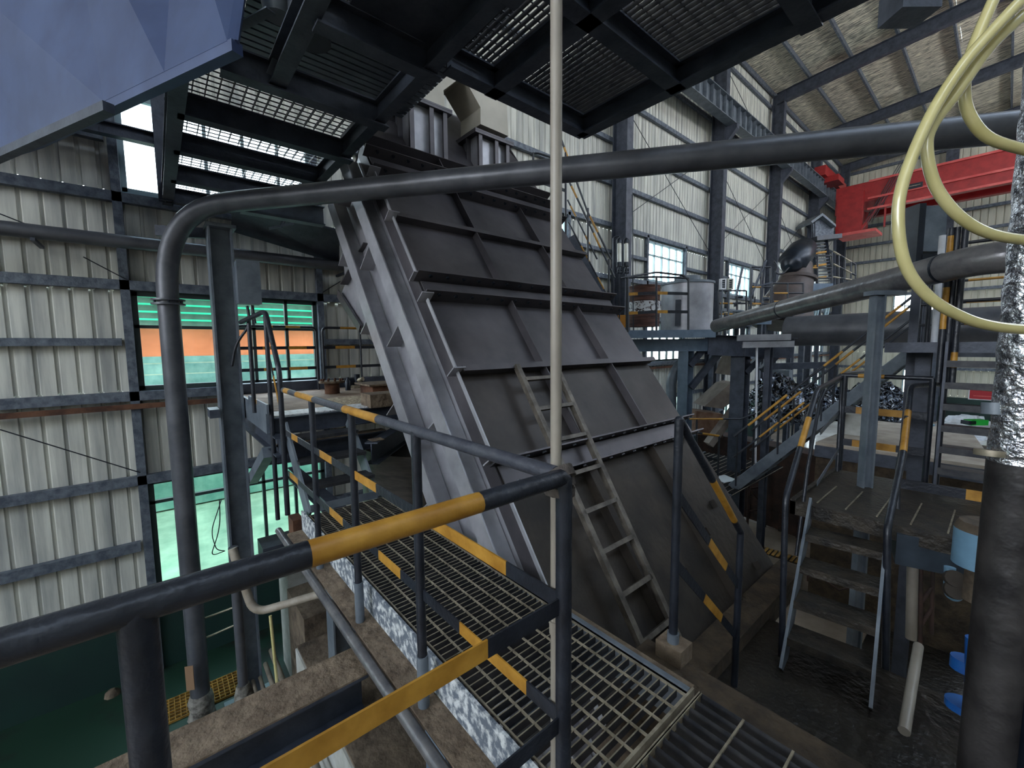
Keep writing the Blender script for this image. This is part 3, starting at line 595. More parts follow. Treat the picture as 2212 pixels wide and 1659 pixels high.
e = [at(502, 1185, 'X', -5.5), at(548, 1325, 'X', -5.3)]; e.append(at(720, 1275, 'X', -4.9))
b.tube(fillet(e, .16), .045, n=12); solo('elbow_pipe', b, 'pale pipe with a sharp elbow in front of the left column foot', 'pipe', e[1])
b = MB(HOSE); b.tube([at(584, 1330, 'X', -4.9), at(598, 1470, 'X', -4.8), at(602, 1530, 'X', -4.8)], .016, n=8); solo('hanging_tube', b, 'thin cream tube hanging down from the elbow pipe', 'tube', at(584, 1330, 'X', -4.9))
b = MB(PIPE); q = at(515, 1200, 'X', -6.5); q2 = at(526, 1490, 'X', -5.92); b.tube([V(q2.x, q2.y, FZ), V(q2.x, q2.y, -.9)], .055, n=10); b.tube([V(q2.x, q2.y, FZ+.1), V(q2.x, q2.y, FZ+.3), V(q2.x, q2.y, FZ+.5), V(q2.x, q2.y, FZ+.62)], [.1, .12, .1, .07], RAG, n=9); solo('wrapped_pipe', b, 'narrow upright pipe with a bundled plastic foot beside the left column', 'pipe', V(q2.x, q2.y, FZ))
for i, (a, c) in enumerate((((430, 1340), (505, 1312)), ((405, 1395), (508, 1350)))):
    b = MB(GALV); b.tube([at(*a, 'X', -6.6), at(*c, 'X', -6.4)], .012, n=6); solo('thin_rod', b, ['upper thin rod tied between the bent pipe and the narrow pipe', 'lower thin rod tied between the bent pipe and the narrow pipe'][i], 'rod', at(*a, 'X', -6.6))
for i, (x0, y0, x1, y1) in enumerate(((-7.1, -.35, -6.65, .85), (-5.9, .25, -5.0, .72))):
    b = MB(OCHRE); grate(b, x0, x1, y0, y1, FZ+.035, .03, 'Y', .06, .06, .012); b.box((x0, y0, FZ+.001), (x1, y1, FZ+.007), DARK); solo('floor_drain_cover', b, ['ochre grating cover on the floor drain by the bent pipe foot', 'ochre square mesh drain cover beside the pipe bundle'][i], 'drain cover', (x0, y0, FZ))
b = MB(CONC); c = at(243, 1502, 'Z', FZ); b.tube([c, c+Vector((0, 0, .05)), c+Vector((0, 0, .09))], [.09, .08, .03], n=9); solo('stone_lump', b, 'small pale lump lying on the dark green floor', 'stone', c)
b = MB(mat('cardboard', (140, 110, 84), .9)); c = at(410, 1465, 'X', -6.35); b.ob(c, (.02, .04, 0), (.0, .0, .16), (-.004, .002, 0)); solo('cardboard_scrap', b, 'torn cardboard strip tied to the lower bent pipe', 'cardboard', c)
b = MB(CONC); b.box((-5.2, -6, FZ), (-4.4, -.9, FZ+.12)); solo('floor_step', b, 'low concrete step on the floor at the bottom left', 'step', (-4.8, -3, FZ))
b = MB(DARK); c = at(645, 1200, 'Y', .9)
b = MB(RUST); c = dp(640, 1140, 5.2); b.ob(c, (.12, 0, 0), (0, .06, 0), (0, 0, .14)); solo('hanging_bracket_box', b, 'small rust-brown box bracketed under the far end of the walkway', 'box', c)
b = MB(STEEL); c = at(600, 1185, 'X', -6.2); b.ob(c, (.2, 0, 0), (0, .2, 0), (0, 0, .13)); solo('equipment_box', b, 'dark box beside the left column in front of the green window', 'box', c)
# ================================================================== LEFT DECK
DZ = .78
T = Thing('equipment_deck', 'raised steel deck with dusty top and pale chips, left of the casing', 'deck', (-6.3, 2.3, DZ))
b = MB(mat('dusty_deck_top', (120, 98, 82), .85, 0, (164, 142, 122), 3, bump=.4, bscale=10)); b.box((-7.9, .86, DZ-.02), (-4.9, 4.6, DZ)); T.part('plate', b)
b = MB(mat('pale_chips', (196, 180, 150), .9, 0, (120, 100, 80), 34, (.4, .6), bump=1., bscale=50)); b.box((-6.1, 1.55, DZ), (-5.25, 3.4, DZ+.012)); T.part('chip_litter', b, 'pale granules scattered on the plate')
b = MB(mat('white_wet_powder', (232, 234, 238), .3, 0, (130, 130, 132), 26, (.52, .68), bump=1., bscale=40)); b.box((-5.25, .9, DZ), (-4.9, 3.4, DZ+.012)); T.part('powder_litter', b, 'white powder along the front edge')
b = MB(STEEL); b.ch((-4.88, .86, DZ-.09), (-4.88, 4.6, DZ-.09), .07, .18, side=-1); T.part('front_channel', b)
b = MB(GREY); b.box((-7.9, .82, DZ-.16), (-4.86, .85, DZ+.1)); b.ib((-7.9, .92, DZ-.28), (-4.7, .92, DZ-.28), .12, .2, STEEL); T.part('left_channel', b)
b = MB(STEEL); b.ib((-4.95, .9, DZ-.4), (-4.95, 2.1, DZ-.4), .14, .2); b.box((-5.02, .9, DZ-.3), (-4.88, 2.1, DZ-.292), DUST); T.part('dusty_beam', b)
b = MB(GREY); b.bar((-6.25, .86, -.2), (-5.1, .86, DZ-.4), .1, .12); b.bar((-6.3, .49, DZ-.05), (-6.0, .49, DZ-.05), .1, .1, STEEL); T.part('knee_brace', b)
b = MB(STEEL); b.ib((-4.35, 1.7, DZ-.42), (-5.6, 2.9, DZ-.42), .14, .24); b.box((-4.5, 1.72, DZ-.295), (-4.36, 1.86, DZ-.29), DUST); solo('stub_beam', b, 'cut I-beam end with a dusty flange between deck and walkway', 'beam', (-4.35, 1.7, .36))
b = MB(BLACK); T = Thing('deck_railing', 'black and yellow deck railing in front of the wide window', 'railing', (-7.6, 1.6, DZ))
def wallrail(T, x, y0, y1, ph):
    b = MB(BLACK); b.tube(fillet([(x, y0, DZ), (x, y0, DZ+1.06), (x, y1, DZ+1.06), (x, y1, DZ)], .09), .02, n=10); b.striped((x, y0+.12, DZ+1.06), (x, y1-.12, DZ+1.06), .021, ph); T.part('frame', b)
    for z in (.38, .72):
        b = MB(BLACK); b.striped((x, y0, DZ+z), (x, y1, DZ+z), (.006, .05), ph); T.part('mid_rail', b)
wallrail(T, -7.6, .95, 2.1, ((.3, .42), (.62, .86)))
T = Thing('deck_railing', 'black and yellow deck railing in front of the ribbed wall, right of the window', 'railing', (-7.6, 2.9, DZ))
wallrail(T, -7.6, 2.2, 3.9, ((.12, .32), (.6, .78)))
b = MB(BLACK); b.tube([(-7.6, 2.85, DZ), (-7.6, 2.85, DZ+1.06)], .018, n=8); T.part('post', b)
b = MB(STEEL); b.box((-7.9, .9, DZ), (-7.7, 4.0, DZ+.16)); solo('wall_kerb', b, 'low dark kerb against the wall at the back of the deck', 'kerb', (-7.8, 2, DZ))
T = Thing('deck_stair_railing', 'bent black handrail of the short stair up to the deck', 'railing', (-4.4, .86, 0))
for y, nm in ((.87, 'top_rail'), ):
    pts = [V(-5.45, y-.05, DZ+1.02), V(-4.85, y, DZ+1.07), V(-4.42, y, .60+.75), V(-4.25, y, RH-.02), V(-4.22, y, -.1)]
    b = MB(BLACK); b.tube(fillet([at(520, 696, 'X', -5.5), at(573, 672, 'Y', .87), at(603, 800, 'Y', .87), at(606, 850, 'Y', .87), V(at(606, 850, 'Y', .87).x, .87, -.1)], .08), .024, n=12); T.part(nm, b)
for px, py, zb in ((573, 676, -.3), (537, 690, DZ)):
    p = at(px, py, 'Y', .87) if px > 550 else at(px, py, 'X', -5.4); b = MB(BLACK); b.tube([V(p.x, p.y, zb), p], .022); T.part('post', b)
b = MB(GREY); b.striped(at(580, 760, 'Y', .95), at(608, 900, 'Y', .95), (.006, .05), ((.4, .9),)); T.part('mid_rail', b)
b = MB(GREY); b.striped(V(-5.9, .83, DZ+.1), V(-4.8, .83, DZ+.1), (.02, .1), ((.3, .5),), GREY, YEL); T.part('toe_board', b)
T = Thing('short_stair', 'three step steel stair from the walkway up to the deck', 'stair', (-4.4, 1.3, 0))
for y in (.98, 1.62): T.part('stringer', one('bar', (-4.05, y, -.05), (-4.8, y, DZ-.1), .02, .18, m=GREY))
for i in range(3):
    b = MB(GALVD); b.box((-4.3-i*.2, .98, .18+i*.2), (-4.08-i*.2, 1.62, .21+i*.2)); T.part('tread', b)
b = MB(GREY); b.bar((-4.0, .98, .04), (-3.97, 1.6, .04), .012, .07); T.part('kick_plate', b)
T = Thing('bolted_nozzle', 'short flanged pipe nozzle standing on the dusty deck', 'nozzle', at(718, 850, 'Z', DZ))
c = at(718, 850, 'Z', DZ); b = MB(RUST); b.tube([c, c+Vector((0, 0, .17))], .11, n=16); T.part('neck', b)
b = MB(DUST); b.tube([c+Vector((0, 0, .17)), c+Vector((0, 0, .20))], .19, n=18)
nf = T.part('flange', b); bolts(nf, T.loc, [c+Vector((.15*math.cos(k*.628), .15*math.sin(k*.628), .212)) for k in range(10)], (0, 0, 1), .018, RUST)
T = Thing('valve_actuator', 'small greasy pump motor lying at the back of the deck', 'motor', at(760, 838, 'Z', DZ)); c = at(760, 838, 'Z', DZ)
b = MB(DARK); b.tube([c+Vector((-.05, -.1, .1)), c+Vector((-.05, .12, .1))], .07, n=12); b.tube([c+Vector((0, .1, 0)), c+Vector((0, .1, .24))], .05, n=10); T.part('body', b)
b = MB(GALV); b.tube([c+Vector((0, .1, .12)), c+Vector((.12, .16, .16))], .04, n=10); b.box(tuple(c+Vector((-.1, .0, 0))), tuple(c+Vector((.1, .2, .05)))); T.part('gear_head', b)
c = at(752, 843, 'Z', DZ); b = MB(DARK); b.tube([c, c+Vector((0, 0, .15)), c+Vector((0, 0, .19)), c+Vector((0, 0, .22))], [.045, .045, .02, .02], n=10); solo('dark_bottle', b, 'small dark bottle standing beside the pump motor on the deck', 'bottle', c)
T = Thing('cover_flange', 'flat bolted cover on a rusty box at the right of the deck', 'cover', at(800, 850, 'Z', DZ)); c = at(815, 850, 'Z', DZ)
b = MB(RUST); b.box(tuple(c+Vector((-.3, -.15, 0))), tuple(c+Vector((.2, .3, .14)))); T.part('box', b)
b = MB(DUST); b.box(tuple(c+Vector((-.36, -.22, .14))), tuple(c+Vector((.26, .36, .165)))); T.part('lid', b)
c = at(815, 878, 'Z', DZ); b = MB(DUST); b.box(tuple(c+Vector((-.2, -.12, 0))), tuple(c+Vector((.1, .3, .16)))); solo('steel_block', b, 'dusty steel block on the deck edge next to the casing', 'block', c)
b = MB(mat('tank_wall', (44, 42, 40), .5, .3, (78, 72, 66), 2.5, stretch=(1, 1, 6))); b.tube([(-5.15, 2.95, FZ), (-5.15, 2.95, .2)], 1.0, n=32); solo('lower_tank', b, 'dark round tank standing under the deck behind the casing edge', 'tank', (-5.15, 2.9, FZ))
b = MB(STEEL)
for z in (-.55, -1.4): b.ib((-7.5, 1.6, z), (-4.2, 1.6, z), .15, .2)
solo('under_deck_beam', b, 'pair of dark beams tying columns beneath the deck', 'beam', (-6, 1.6, -1))
# ================================================================== RIGHT: SUNKEN FLOOR AND STAIRS
b = MB(SLAB); b.box((-1.2, 3.95, FZ), (7.4, 11.5, FZ+.005)); struct('floor_3', b)  # dark sheet laid over the lit floor, shade put in as colour
b = MB(SLAB); b.box((-1.25, 1.8, -1.05), (2.4, 3.95, -.9)); struct('floor_2', b)
def posts_rail(T, pts, zh, mids, r=.02, sg=((.1, .4), (.6, .85)), ends=(), flat=True):
    """railing over floor points: top rail + mid rails + posts"""
    for a, c in zip(pts, pts[1:]):
        a, c = V(a), V(c); b = MB(BLACK); b.striped(a+V(0, 0, zh), c+V(0, 0, zh), r, sg); T.part('top_rail', b)
        for m in mids: b = MB(BLACK); b.striped(a+V(0, 0, m), c+V(0, 0, m), (.006, .05) if flat else r*.8, sg); T.part('mid_rail', b)
    for p in pts: b = MB(BLACK); b.tube([V(p), V(p)+V(0, 0, zh)], r, n=10); T.part('post', b)
def stair(name, label, foot, top, w, side, n, treadm, sm, tread_d=.24, rails=(), open_=True):
    """straight flight from foot to top (centre line points), width w across horizontal vector side"""
    f, t, s = V(foot), V(top), V(side).normalized(); T = Thing(name, label, 'stair', f); run = (t-f); h = Vector((run.x, run.y, 0)).normalized()
    for k in (-1, 1):
        b = MB(sm); b.bar(f+s*k*w/2, t+s*k*w/2, .02, .2); T.part('stringer', b)
    for i in range(1, n):
        p = f+run*(i/n); b = MB(treadm); b.ob(p, s*(w/2-.01), h*tread_d/2, V(0, 0, .015)); b.ob(p-h*tread_d/2, s*(w/2-.01), h*.006, V(0, 0, .03)); T.part('tread', b)
    return T
TR = mat('worn_muddy_tread', (26, 24, 22), .55, .1, (60, 53, 44), 8, bump=.6, bscale=30)
T = stair('short_flight', 'dark muddy steps rising from the sunken floor to the landing', (-.68, 3.42, -.92), (-.78, 4.35, .1), .5, (1, .12, 0), 5, TR, GREY)
def rail3(label, pts, marks, r=.022, name='stair_handrail'):
    T = Thing(name, label, 'handrail', pts[0]); b = MB(BLACK); b.tube(fillet(pts, .08), r, n=12); T.part('rail', b)
    for a, c in marks: b = MB(YEL); b.tube([a, c], r*1.06, n=12); T.part('yellow_band', b, 'yellow painted band')
    return T
def pz(px, py, d): return dp(px, py, d)
Lr = [dp(1688, 1418, 3.2), dp(1697, 1075, 3.2), dp(1765, 842, 3.8), dp(1832, 806, 4.9), dp(1905, 800, 6.5)]
rail3('bent handrail at the left of the muddy steps', Lr, [(Lr[1].lerp(Lr[2], .42), Lr[1].lerp(Lr[2], .70))])
Lr2 = [dp(1720, 1200, 3.7), dp(1745, 1010, 3.75), dp(1770, 870, 3.9), dp(1782, 842, 4.0)]
b = MB(BLACK); b.tube(Lr2, .015, n=8); solo('slim_handrail', b, 'slim second handrail just right of the bent one', 'handrail', Lr2[0])
T = Thing('stair_side_rail', 'dark side railing from the bent handrail toward the landing column', 'railing', dp(1815, 1030, 4.6))
b = MB(BLACK); b.tube([dp(1808, 1030, 4.6), dp(1820, 812, 4.6)], .02); T.part('post', b)
b = MB(BLACK); b.bar(dp(1765, 1045, 3.9), dp(1812, 970, 4.6), .006, .045, GREY); T.part('mid_rail', b)
b = MB(BLACK); b.bar(dp(1772, 935, 3.9), dp(1812, 890, 4.6), .006, .045, GREY); T.part('mid_rail', b)
Rr = [dp(1912, 1492, 3.1), dp(1917, 1140, 3.1), dp(1950, 985, 3.5), dp(1968, 834, 4.1), dp(2030, 830, 4.3), dp(2190, 845, 4.0)]
rail3('bent handrail at the right of the muddy steps', Rr, [(Rr[2].lerp(Rr[3], .05), Rr[2].lerp(Rr[3], .6)), (Rr[4].lerp(Rr[5], .6), Rr[4].lerp(Rr[5], .85))], .024)
b = MB(BLACK); b.tube([dp(1938, 1185, 3.5), dp(1940, 1010, 3.6), dp(1958, 900, 3.8)], .018, n=8); solo('slim_handrail', b, 'slim second handrail just behind the right bent one', 'handrail', dp(1938, 1185, 3.5))
T = Thing('landing', 'dark grated landing at the top of the muddy steps', 'landing', (-.4, 4.9, .1))
b = MB(TR); b.box((-1.15, 4.3, .07), (1.6, 5.7, .1)); T.part('plate', b)
b = MB(GALV)
for i in range(9): b.box((-1.0+i*.2, 4.35, .1), (-.99+i*.2, 5.0, .106))
T.part('seam_strip', b)
b = MB(TR); b.box((-1.17, 4.25, -.02), (1.6, 4.3, .1)); b.box((-1.17, 4.25, -.02), (-1.13, 5.7, .12)); T.part('edge_channel', b)
T = Thing('landing_barrier', 'black and yellow barrier along the far side of the landing', 'railing', (-.3, 5.7, .1))
for ya, yb, seg in ((897, 912, ((.0, .45),)), (955, 982, ((.05, .9),)), ):
    pass
Xl_ = at(2020, 1055, 'Z', .1).x
for z, sg in ((.68, ((.2, .72),)), (.32, ((.18, .68),)), (1.05, ((.2, .5),))):
    b = MB(BLACK); b.striped((-1.15, 5.7, .1+z), (Xl_-.08, 5.7, .1+z), (.03, .07) if z < 1 else .022, sg); T.part('rail', b)
for x in (-1.12, Xl_-.08): b = MB(BLACK); b.tube([(x, 5.7, .1), (x, 5.7, 1.15)], .025); T.part('post', b)
T = Thing('toe_bar', 'dark kick bar with a yellow end across the foot of the steep stair', 'bar', at(1960, 1048, 'Z', .16))
T.part('bar', one('striped', at(1945, 1044, 'Z', .16), at(2185, 1084, 'Z', .16), (.02, .09), ((.62, .86),)))
T = Thing('landing_column', 'grey H-column standing on the landing under the sloping pipe', 'column', (-.82, 5.2, .1))
c0 = at(1868, 1052, 'Z', .1)
b = MB(GREY); b.ib((c0.x, c0.y, FZ), (c0.x, c0.y, 1.98), .08, .095, up=(1, 1, 0), tw=.012, tf=.016); T.part('shaft', b)
b = MB(GREY); b.ob((c0.x+.04, c0.y+.05, 1.96), _r*.15, _f*.06, (0, 0, .02)); T.part('head_plate', b)
# right stair rising away
Xl = at(2020, 1055, 'Z', .1).x; Yb = at(2020, 1055, 'Z', .1).y; Yt = at(2048, 742, 'X', Xl).y; SW = .8
T = stair('steep_stair', 'steep dark stair rising away at the right beside the foil wrapped pipe', (Xl+SW/2, Yb, .1), (Xl+SW/2, Yt, 1.5), SW, (1, 0, 0), 7, GALVD, STEEL, .24)
T = Thing('steep_stair_railing', 'black and yellow rail leaning up the left of the steep stair', 'railing', (Xl, Yb, .1))
for dx, sg in ((-.04, ((.35, .62), (.8, .95))), (.05, ((.1, .2),))):
    b = MB(BLACK); b.striped((Xl+dx, Yb, 1.12), (Xl+dx, Yt, 2.55), .024, sg); T.part('rail', b)
for k in (0, .5, 1): y = Yb+(Yt-Yb)*k; b = MB(BLACK); b.tube([(Xl, y, .1+1.4*k), (Xl, y, 1.12+1.43*k)], .024); T.part('post', b)
b = MB(BLACK); b.striped((Xl, Yb, .65), (Xl, Yt, 2.05), (.006, .05), ((.2, .4),)); T.part('mid_rail', b)
T = Thing('upper_landing', 'steel landing at the head of the steep stair with yellow and black rails', 'landing', (Xl, Yt, 1.5))
b = MB(STEEL); b.box((min(Xl-.45, at(2017, 742, 'Y', Yt+.6).x-.06), Yt, 1.40), (Xl+1.6, Yt+1.2, 1.5)); T.part('plate', b)
for z, sg in ((2.58, ((.62, .9),)), (2.5, ()), (1.95, ((.55, .8),)), (2.25, ())):
    b = MB(BLACK); b.striped((Xl-.1, Yt+1.15, z), (Xl+1.6, Yt+1.15, z), .018, sg); T.part('rail', b)
for x in (-.25, -.1, .9): b = MB(BLACK); b.tube([(Xl+x, Yt+1.15, 1.5), (Xl+x, Yt+1.15, 2.58)], .022); T.part('post', b)
b = MB(STEEL); b.ib((Xl-.2, Yt+.5, FZ), (Xl-.2, Yt+.5, 1.40), .12, .12, up=(0, 1, 0)); T.part('leg', b)
b = MB(WHITE); wp = at(2017, 742, 'Y', Yt+.6); b.tube([V(wp.x, wp.y, 1.5), V(wp.x, wp.y, 2.6)], .028, n=10); solo('white_pipe', b, 'white upright pipe left of the steep stair head', 'pipe', dp(2015, 745, 5.0))
# middle stair rising to the right
U0, U1 = at(1590, 1040, 'Z', -.95), dp(1985, 752, 7.6)
U0 = dp(1600, 1045, 8.2)
T = stair('middle_flight', 'long grey stair rising to the right across the hall, black and yellow handrails', U0, U1, .8, (0, 1, 0), 12, GALVD, GREY, .24)
for k, off in ((-1, -.4), (1, .4)):
    for h, sg in ((1.0, ((.08, .3), (.5, .6), (.75, .9))), (.6, ((.15, .4), (.6, .7)))):
        b = MB(BLACK); o = V(0, off, h); b.striped(U0+o, U1+o, .022 if h == 1. else .018, sg); T.part('handrail', b)
    for i in range(5):
        p = U0.lerp(U1, .02+i*.24)+V(0, off, 0); b = MB(BLACK); b.tube([p, p+V(0, 0, 1.0)], .02, n=8); T.part('post', b)
T = Thing('stair_head_landing', 'small steel landing where the long middle stair ends', 'landing', U1)
b = MB(STEEL); b.box((U1.x, U1.y-.5, U1.z-.14), (U1.x+1.4, U1.y+.5, U1.z)); T.part('plate', b)
b = MB(STEEL)
for x in (.1, .35, 1.2): b.ib((U1.x+x, U1.y-.4, U1.z-.1), (U1.x+x, U1.y-.4, U1.z+1.15), .1, .1, up=(1, 0, 0))
T.part('upright', b)
for h in (.4, .75, 1.1): b = MB(BLACK); b.striped((U1.x, U1.y-.45, U1.z+h), (U1.x+1.4, U1.y-.45, U1.z+h), .02, ((.4, .7),)); T.part('rail', b)
# landing with papers at the middle stair's foot
T = Thing('grating_landing', 'grating landing at the foot of the long middle stair', 'landing', V(U0.x-.6, U0.y, -.95))
gz = U0.z
b = MB(GALVD); grate(b, U0.x-1.6, U0.x+.15, U0.y-.8, U0.y+1.9, gz, .03, 'X', .06, .12, .006, GALVD, GALV); T.part('grating_panel', b)
b = MB(STEEL); b.box((U0.x-1.6, U0.y-.84, gz-.18), (U0.x+.15, U0.y-.8, gz+.02)); b.box((U0.x-1.6, U0.y-.84, gz-.18), (U0.x-1.56, U0.y+1.9, gz+.02)); T.part('edge_channel', b)
b = MB(STEEL); b.ib((U0.x-.1, U0.y-.6, FZ), (U0.x-.1, U0.y-.6, gz-.1), .15, .15, up=(1, 0, 0)); b.ib((U0.x-1.4, U0.y-.6, FZ), (U0.x-1.4, U0.y-.6, gz-.1), .15, .15, up=(1, 0, 0)); T.part('leg', b)
for h, sg in ((1.05, ((.0, .55), (.8, 1.))), (.6, ((.35, .7),)), (.2, ((.1, .5),))):
    b = MB(BLACK); b.striped((U0.x-1.6, U0.y-.8, gz+h), (U0.x-.1, U0.y-.8, gz+h), (.006, .05) if h < 1 else .02, sg); T.part('rail', b)
for x in (-1.6, -.85, -.1): b = MB(BLACK); b.tube([(U0.x+x, U0.y-.8, gz), (U0.x+x, U0.y-.8, gz+1.05)], .018, n=8); T.part('post', b)
b = MB(PAPER); c = V(U0.x-.75, U0.y-.1, gz+.01); b.ob(c, (.2, .06, 0), (-.05, .2, 0), (0, 0, .004)); b.ob(c+V(.42, .15, 0), (.16, -.08, 0), (.06, .18, 0), (0, 0, .004)); solo('paper_sheet', b, 'loose white sheets lying on the grating landing', 'paper', c)
# ================================================================== LARGE PIPES AT RIGHT
T = Thing('sloping_pipe', 'glossy grey pipe sloping up to the right across the hall', 'pipe', dp(1548, 704, 8.0))
P0, P1, P2 = dp(1548, 704, 7.6), dp(2125, 557, 3.2), dp(2330, 545, 2.9)
b = MB(PIPEL); b.tube(fillet([P0, P1, P2], .35), .118, n=24); b.tube([P0+(P0-P1).normalized()*.09, P0], [.03, .117], n=24); T.part('barrel', b)
for k in (.07, .56): q = P1.lerp(P0, k); d = (P1-P0).normalized(); b = MB(RUST if k == 0 else DARK); b.tube([q-d*.01, q+d*.01], .122, n=24); T.part('weld_ring', b)
b = MB(PIPE); b.tube([at(1700, 716, 'Y', 12.0), at(1700, 716, 'Y', 12.0)+V(9, 0, 0)], .36, n=28); solo('large_duct', b, 'wide dark horizontal duct behind the stairs', 'duct', at(1700, 716, 'Y', 12.0))
T = Thing('foil_wrapped_pipe', 'thick upright pipe wrapped in crinkled foil at the right edge', 'pipe', dp(2205, 800, 1.5))
fp = dp(2222, 800, 1.5); fr_ = .08
b = MB(FOILP); b.tube([V(fp.x, fp.y, 1.05+i*.07) for i in range(36)], [fr_+.003*math.sin(i*2.3) for i in range(36)], n=28); T.part('foil_jacket', b)
b = MB(mat('grey_wrap', (34, 32, 33), .45, .2, (62, 59, 58), 6, bump=.4, bscale=14)); b.tube([V(fp.x, fp.y, -1.6), V(fp.x, fp.y, 1.06)], fr_*1.02, n=28); T.part('lower_jacket', b, 'dull grey lower jacket')
b = MB(DARK); b.tube([V(fp.x+.12, fp.y-.02, -1.6), V(fp.x+.12, fp.y-.02, 1.2)], .06, n=16); solo('dark_riser', b, 'black riser pipe directly right of the foil wrapped pipe', 'pipe', V(fp.x+.12, fp.y, -1.6))
# hoses
H = [([(2225, -20), (2150, 60), (2080, 140), (2010, 250), (1955, 380), (1940, 470), (1955, 570), (2005, 640), (2080, 685), (2150, 705), (2240, 714)], 'longest looping hose, hanging lowest at the right edge', 1.2),
     ([(2215, 30), (2140, 100), (2060, 210), (2015, 270), (2002, 320), (2020, 400), (2070, 465), (2140, 505), (2240, 522)], 'middle looping hose behind the longest loop', 1.24),
     ([(2150, -10), (2100, 110), (2083, 190), (2095, 250), (2140, 300), (2240, 330)], 'short looping hose nearest the top right corner', 1.28)]
for pts, lab, d in H:
    b = MB(HOSE); P = [dp(x, y, d+.008*i) for i, (x, y) in enumerate(pts)]; Q = []
    for i in range(len(P)-1):
        a0, a1, a2, a3 = P[max(i-1, 0)], P[i], P[i+1], P[min(i+2, len(P)-1)]
        for k in range(6):
            t = k/6; Q.append(((a1*2)+(a2-a0)*t+(a0*2-a1*5+a2*4-a3)*t*t+(a1*3-a0-a2*3+a3)*t**3)*.5)
    Q.append(P[-1]); b.tube(Q, .0155, n=14); solo('hose', b, 'yellowed clear '+lab, 'hose', P[0], 'looping clear hoses')
# electrical cabinet hanging behind the hoses
T = Thing('control_cabinet', 'grey control cabinet on a black plate behind the looping hoses', 'cabinet', dp(2000, 500, 4.6))
c = dp(2003, 498, 4.6); rr = _r; ff = _f
b = MB(GREY); b.ob(c, rr*.125, ff*.08, (0, 0, .24)); T.part('body', b)
b = MB(DARK); b.ob(c-rr*.16-Vector((0, 0, .08)), rr*.035, ff*.1, (0, 0, .34)); b.ob(c-Vector((0, 0, .36)), rr*.14, ff*.1, (0, 0, .09)); T.part('mounting_plate', b)
b = MB(DARK)
for k in range(6): b.ob(c+rr*.155+Vector((0, 0, .17-.065*k)), rr*.02, ff*.02, (0, 0, .02))
T.part('terminal_strip', b)
b = MB(WHITE); b.ob(c+rr*.135, rr*.008, ff*.06, (0, 0, .26)); T.part('side_trim', b)
b = MB(DARK); b.tube(fillet([c+Vector((0, 0, -.3)), c-rr*.05+Vector((0, 0, -.42)), c+rr*.02+Vector((0, 0, -.5))], .05), .02, n=8); T.part('cable', b)
b = MB(STEEL); q = dp(1990, 500, 4.75); b.bar(V(q.x, q.y, -.9+1), V(q.x, q.y, 2.4), .08, .08, up=(1, 0, 0)); T.part('stand', b)
# ================================================================== TANK PLATFORM (mid distance)
TD = 9.0
def flat(px, py, d): return dp(px, py, d)
q0, q1 = dp(1312, 729, 8.6), dp(1545, 722, 8.6)
T = Thing('tank_platform', 'blue-grey platform carrying the rusty drum and the grey tank', 'platform', q0)
zt = dp(1450, 716, 8.6).z
a, c = V(q0.x, q0.y, zt), V(q1.x, q1.y, zt)
bk = V(-1.0, 2.0, 0)
b = MB(BLUEGREY); b.prism([a, c, c+bk, a+bk], (0, 0, -.03)); T.part('deck_plate', b)
b = MB(BLUEGREY); b.ch(a+V(0, 0, -.05), c+V(0, 0, -.05), .05, .16); T.part('front_channel', b)
b = MB(BLUEGREY); b.ib(a+V(0, 0, -.28)+bk*.1, c+V(0, 0, -.28)+bk*.1, .15, .26); T.part('beam', b)
e0, e1 = dp(1530, 745, 8.7), dp(1715, 752, 8.7); b = MB(STEEL); b.ib(e0, e1, .2, .42); b.ib(dp(1380, 748, 9.2), dp(1545, 745, 9.0), .15, .2); T.part('beam', b)
cc = dp(1482, 760, 8.9)
b = MB(BLUEGREY); b.ib(V(cc.x, cc.y, FZ), V(cc.x, cc.y, zt-.3), .22, .25, up=(0, 1, 0)); T.part('column', b, 'blue grey column')
cd = dp(1600, 780, 8.9); b = MB(STEEL); b.ib(V(cd.x, cd.y, FZ), V(cd.x, cd.y, zt-.3), .28, .3, up=(0, 1, 0)); b.ib(V(cd.x+.5, cd.y+.1, FZ), V(cd.x+.5, cd.y+.1, zt-.3), .1, .2, up=(0, 1, 0)); T.part('column', b, 'dark column')
for p, q in (((1492, 838), (1568, 745)), ((1490, 790), (1530, 740)), ((1645, 800), (1700, 745)), ((1610, 805), (1660, 752))):
    b = MB(STEEL); b.bar(dp(*p, 8.9), dp(*q, 8.9), .1, .12); T.part('brace', b)
T.part('cross_beam', one('bar', dp(1655, 792, 9.4), dp(1800, 788, 9.4), .12, .14, m=STEEL))
for k in range(2):
    p, q = dp(1592, 730, 8.3), dp(1708, 728, 8.3); p2, q2 = dp(1604, 745, 8.3), dp(1715, 743, 8.3)
b = MB(CASE_LIT); b.bar(p, q, .03, .12); b.bar(p2, q2, .03, .12); solo('pale_channel', b, 'pair of pale steel channels under the low end of the sloping pipe', 'channel', p)
T = Thing('tank_platform_railing', 'dark railing in front of the rusty drum and grey tank', 'railing', a)
def railing_px(T, xs, ytop, ybot, d, mids=(.35, .7), sg=((.1, .3), (.6, .8)), close=True):
    P = [(dp(x, yb, d), dp(x, yt, d)) for x, yt, yb in zip(xs, ytop, ybot)]
    for lo, hi in P: T.part('post', one('tube', [lo, hi], .022, m=BLACK, n=8))
    for (l0, h0), (l1, h1) in zip(P, P[1:]):
        b = MB(BLACK); b.striped(h0, h1, .02, ()); T.part('top_rail', b)
        for m in mids: b = MB(BLACK); b.striped(l0.lerp(h0, m), l1.lerp(h1, m), (.006, .06), sg); T.part('mid_rail', b)
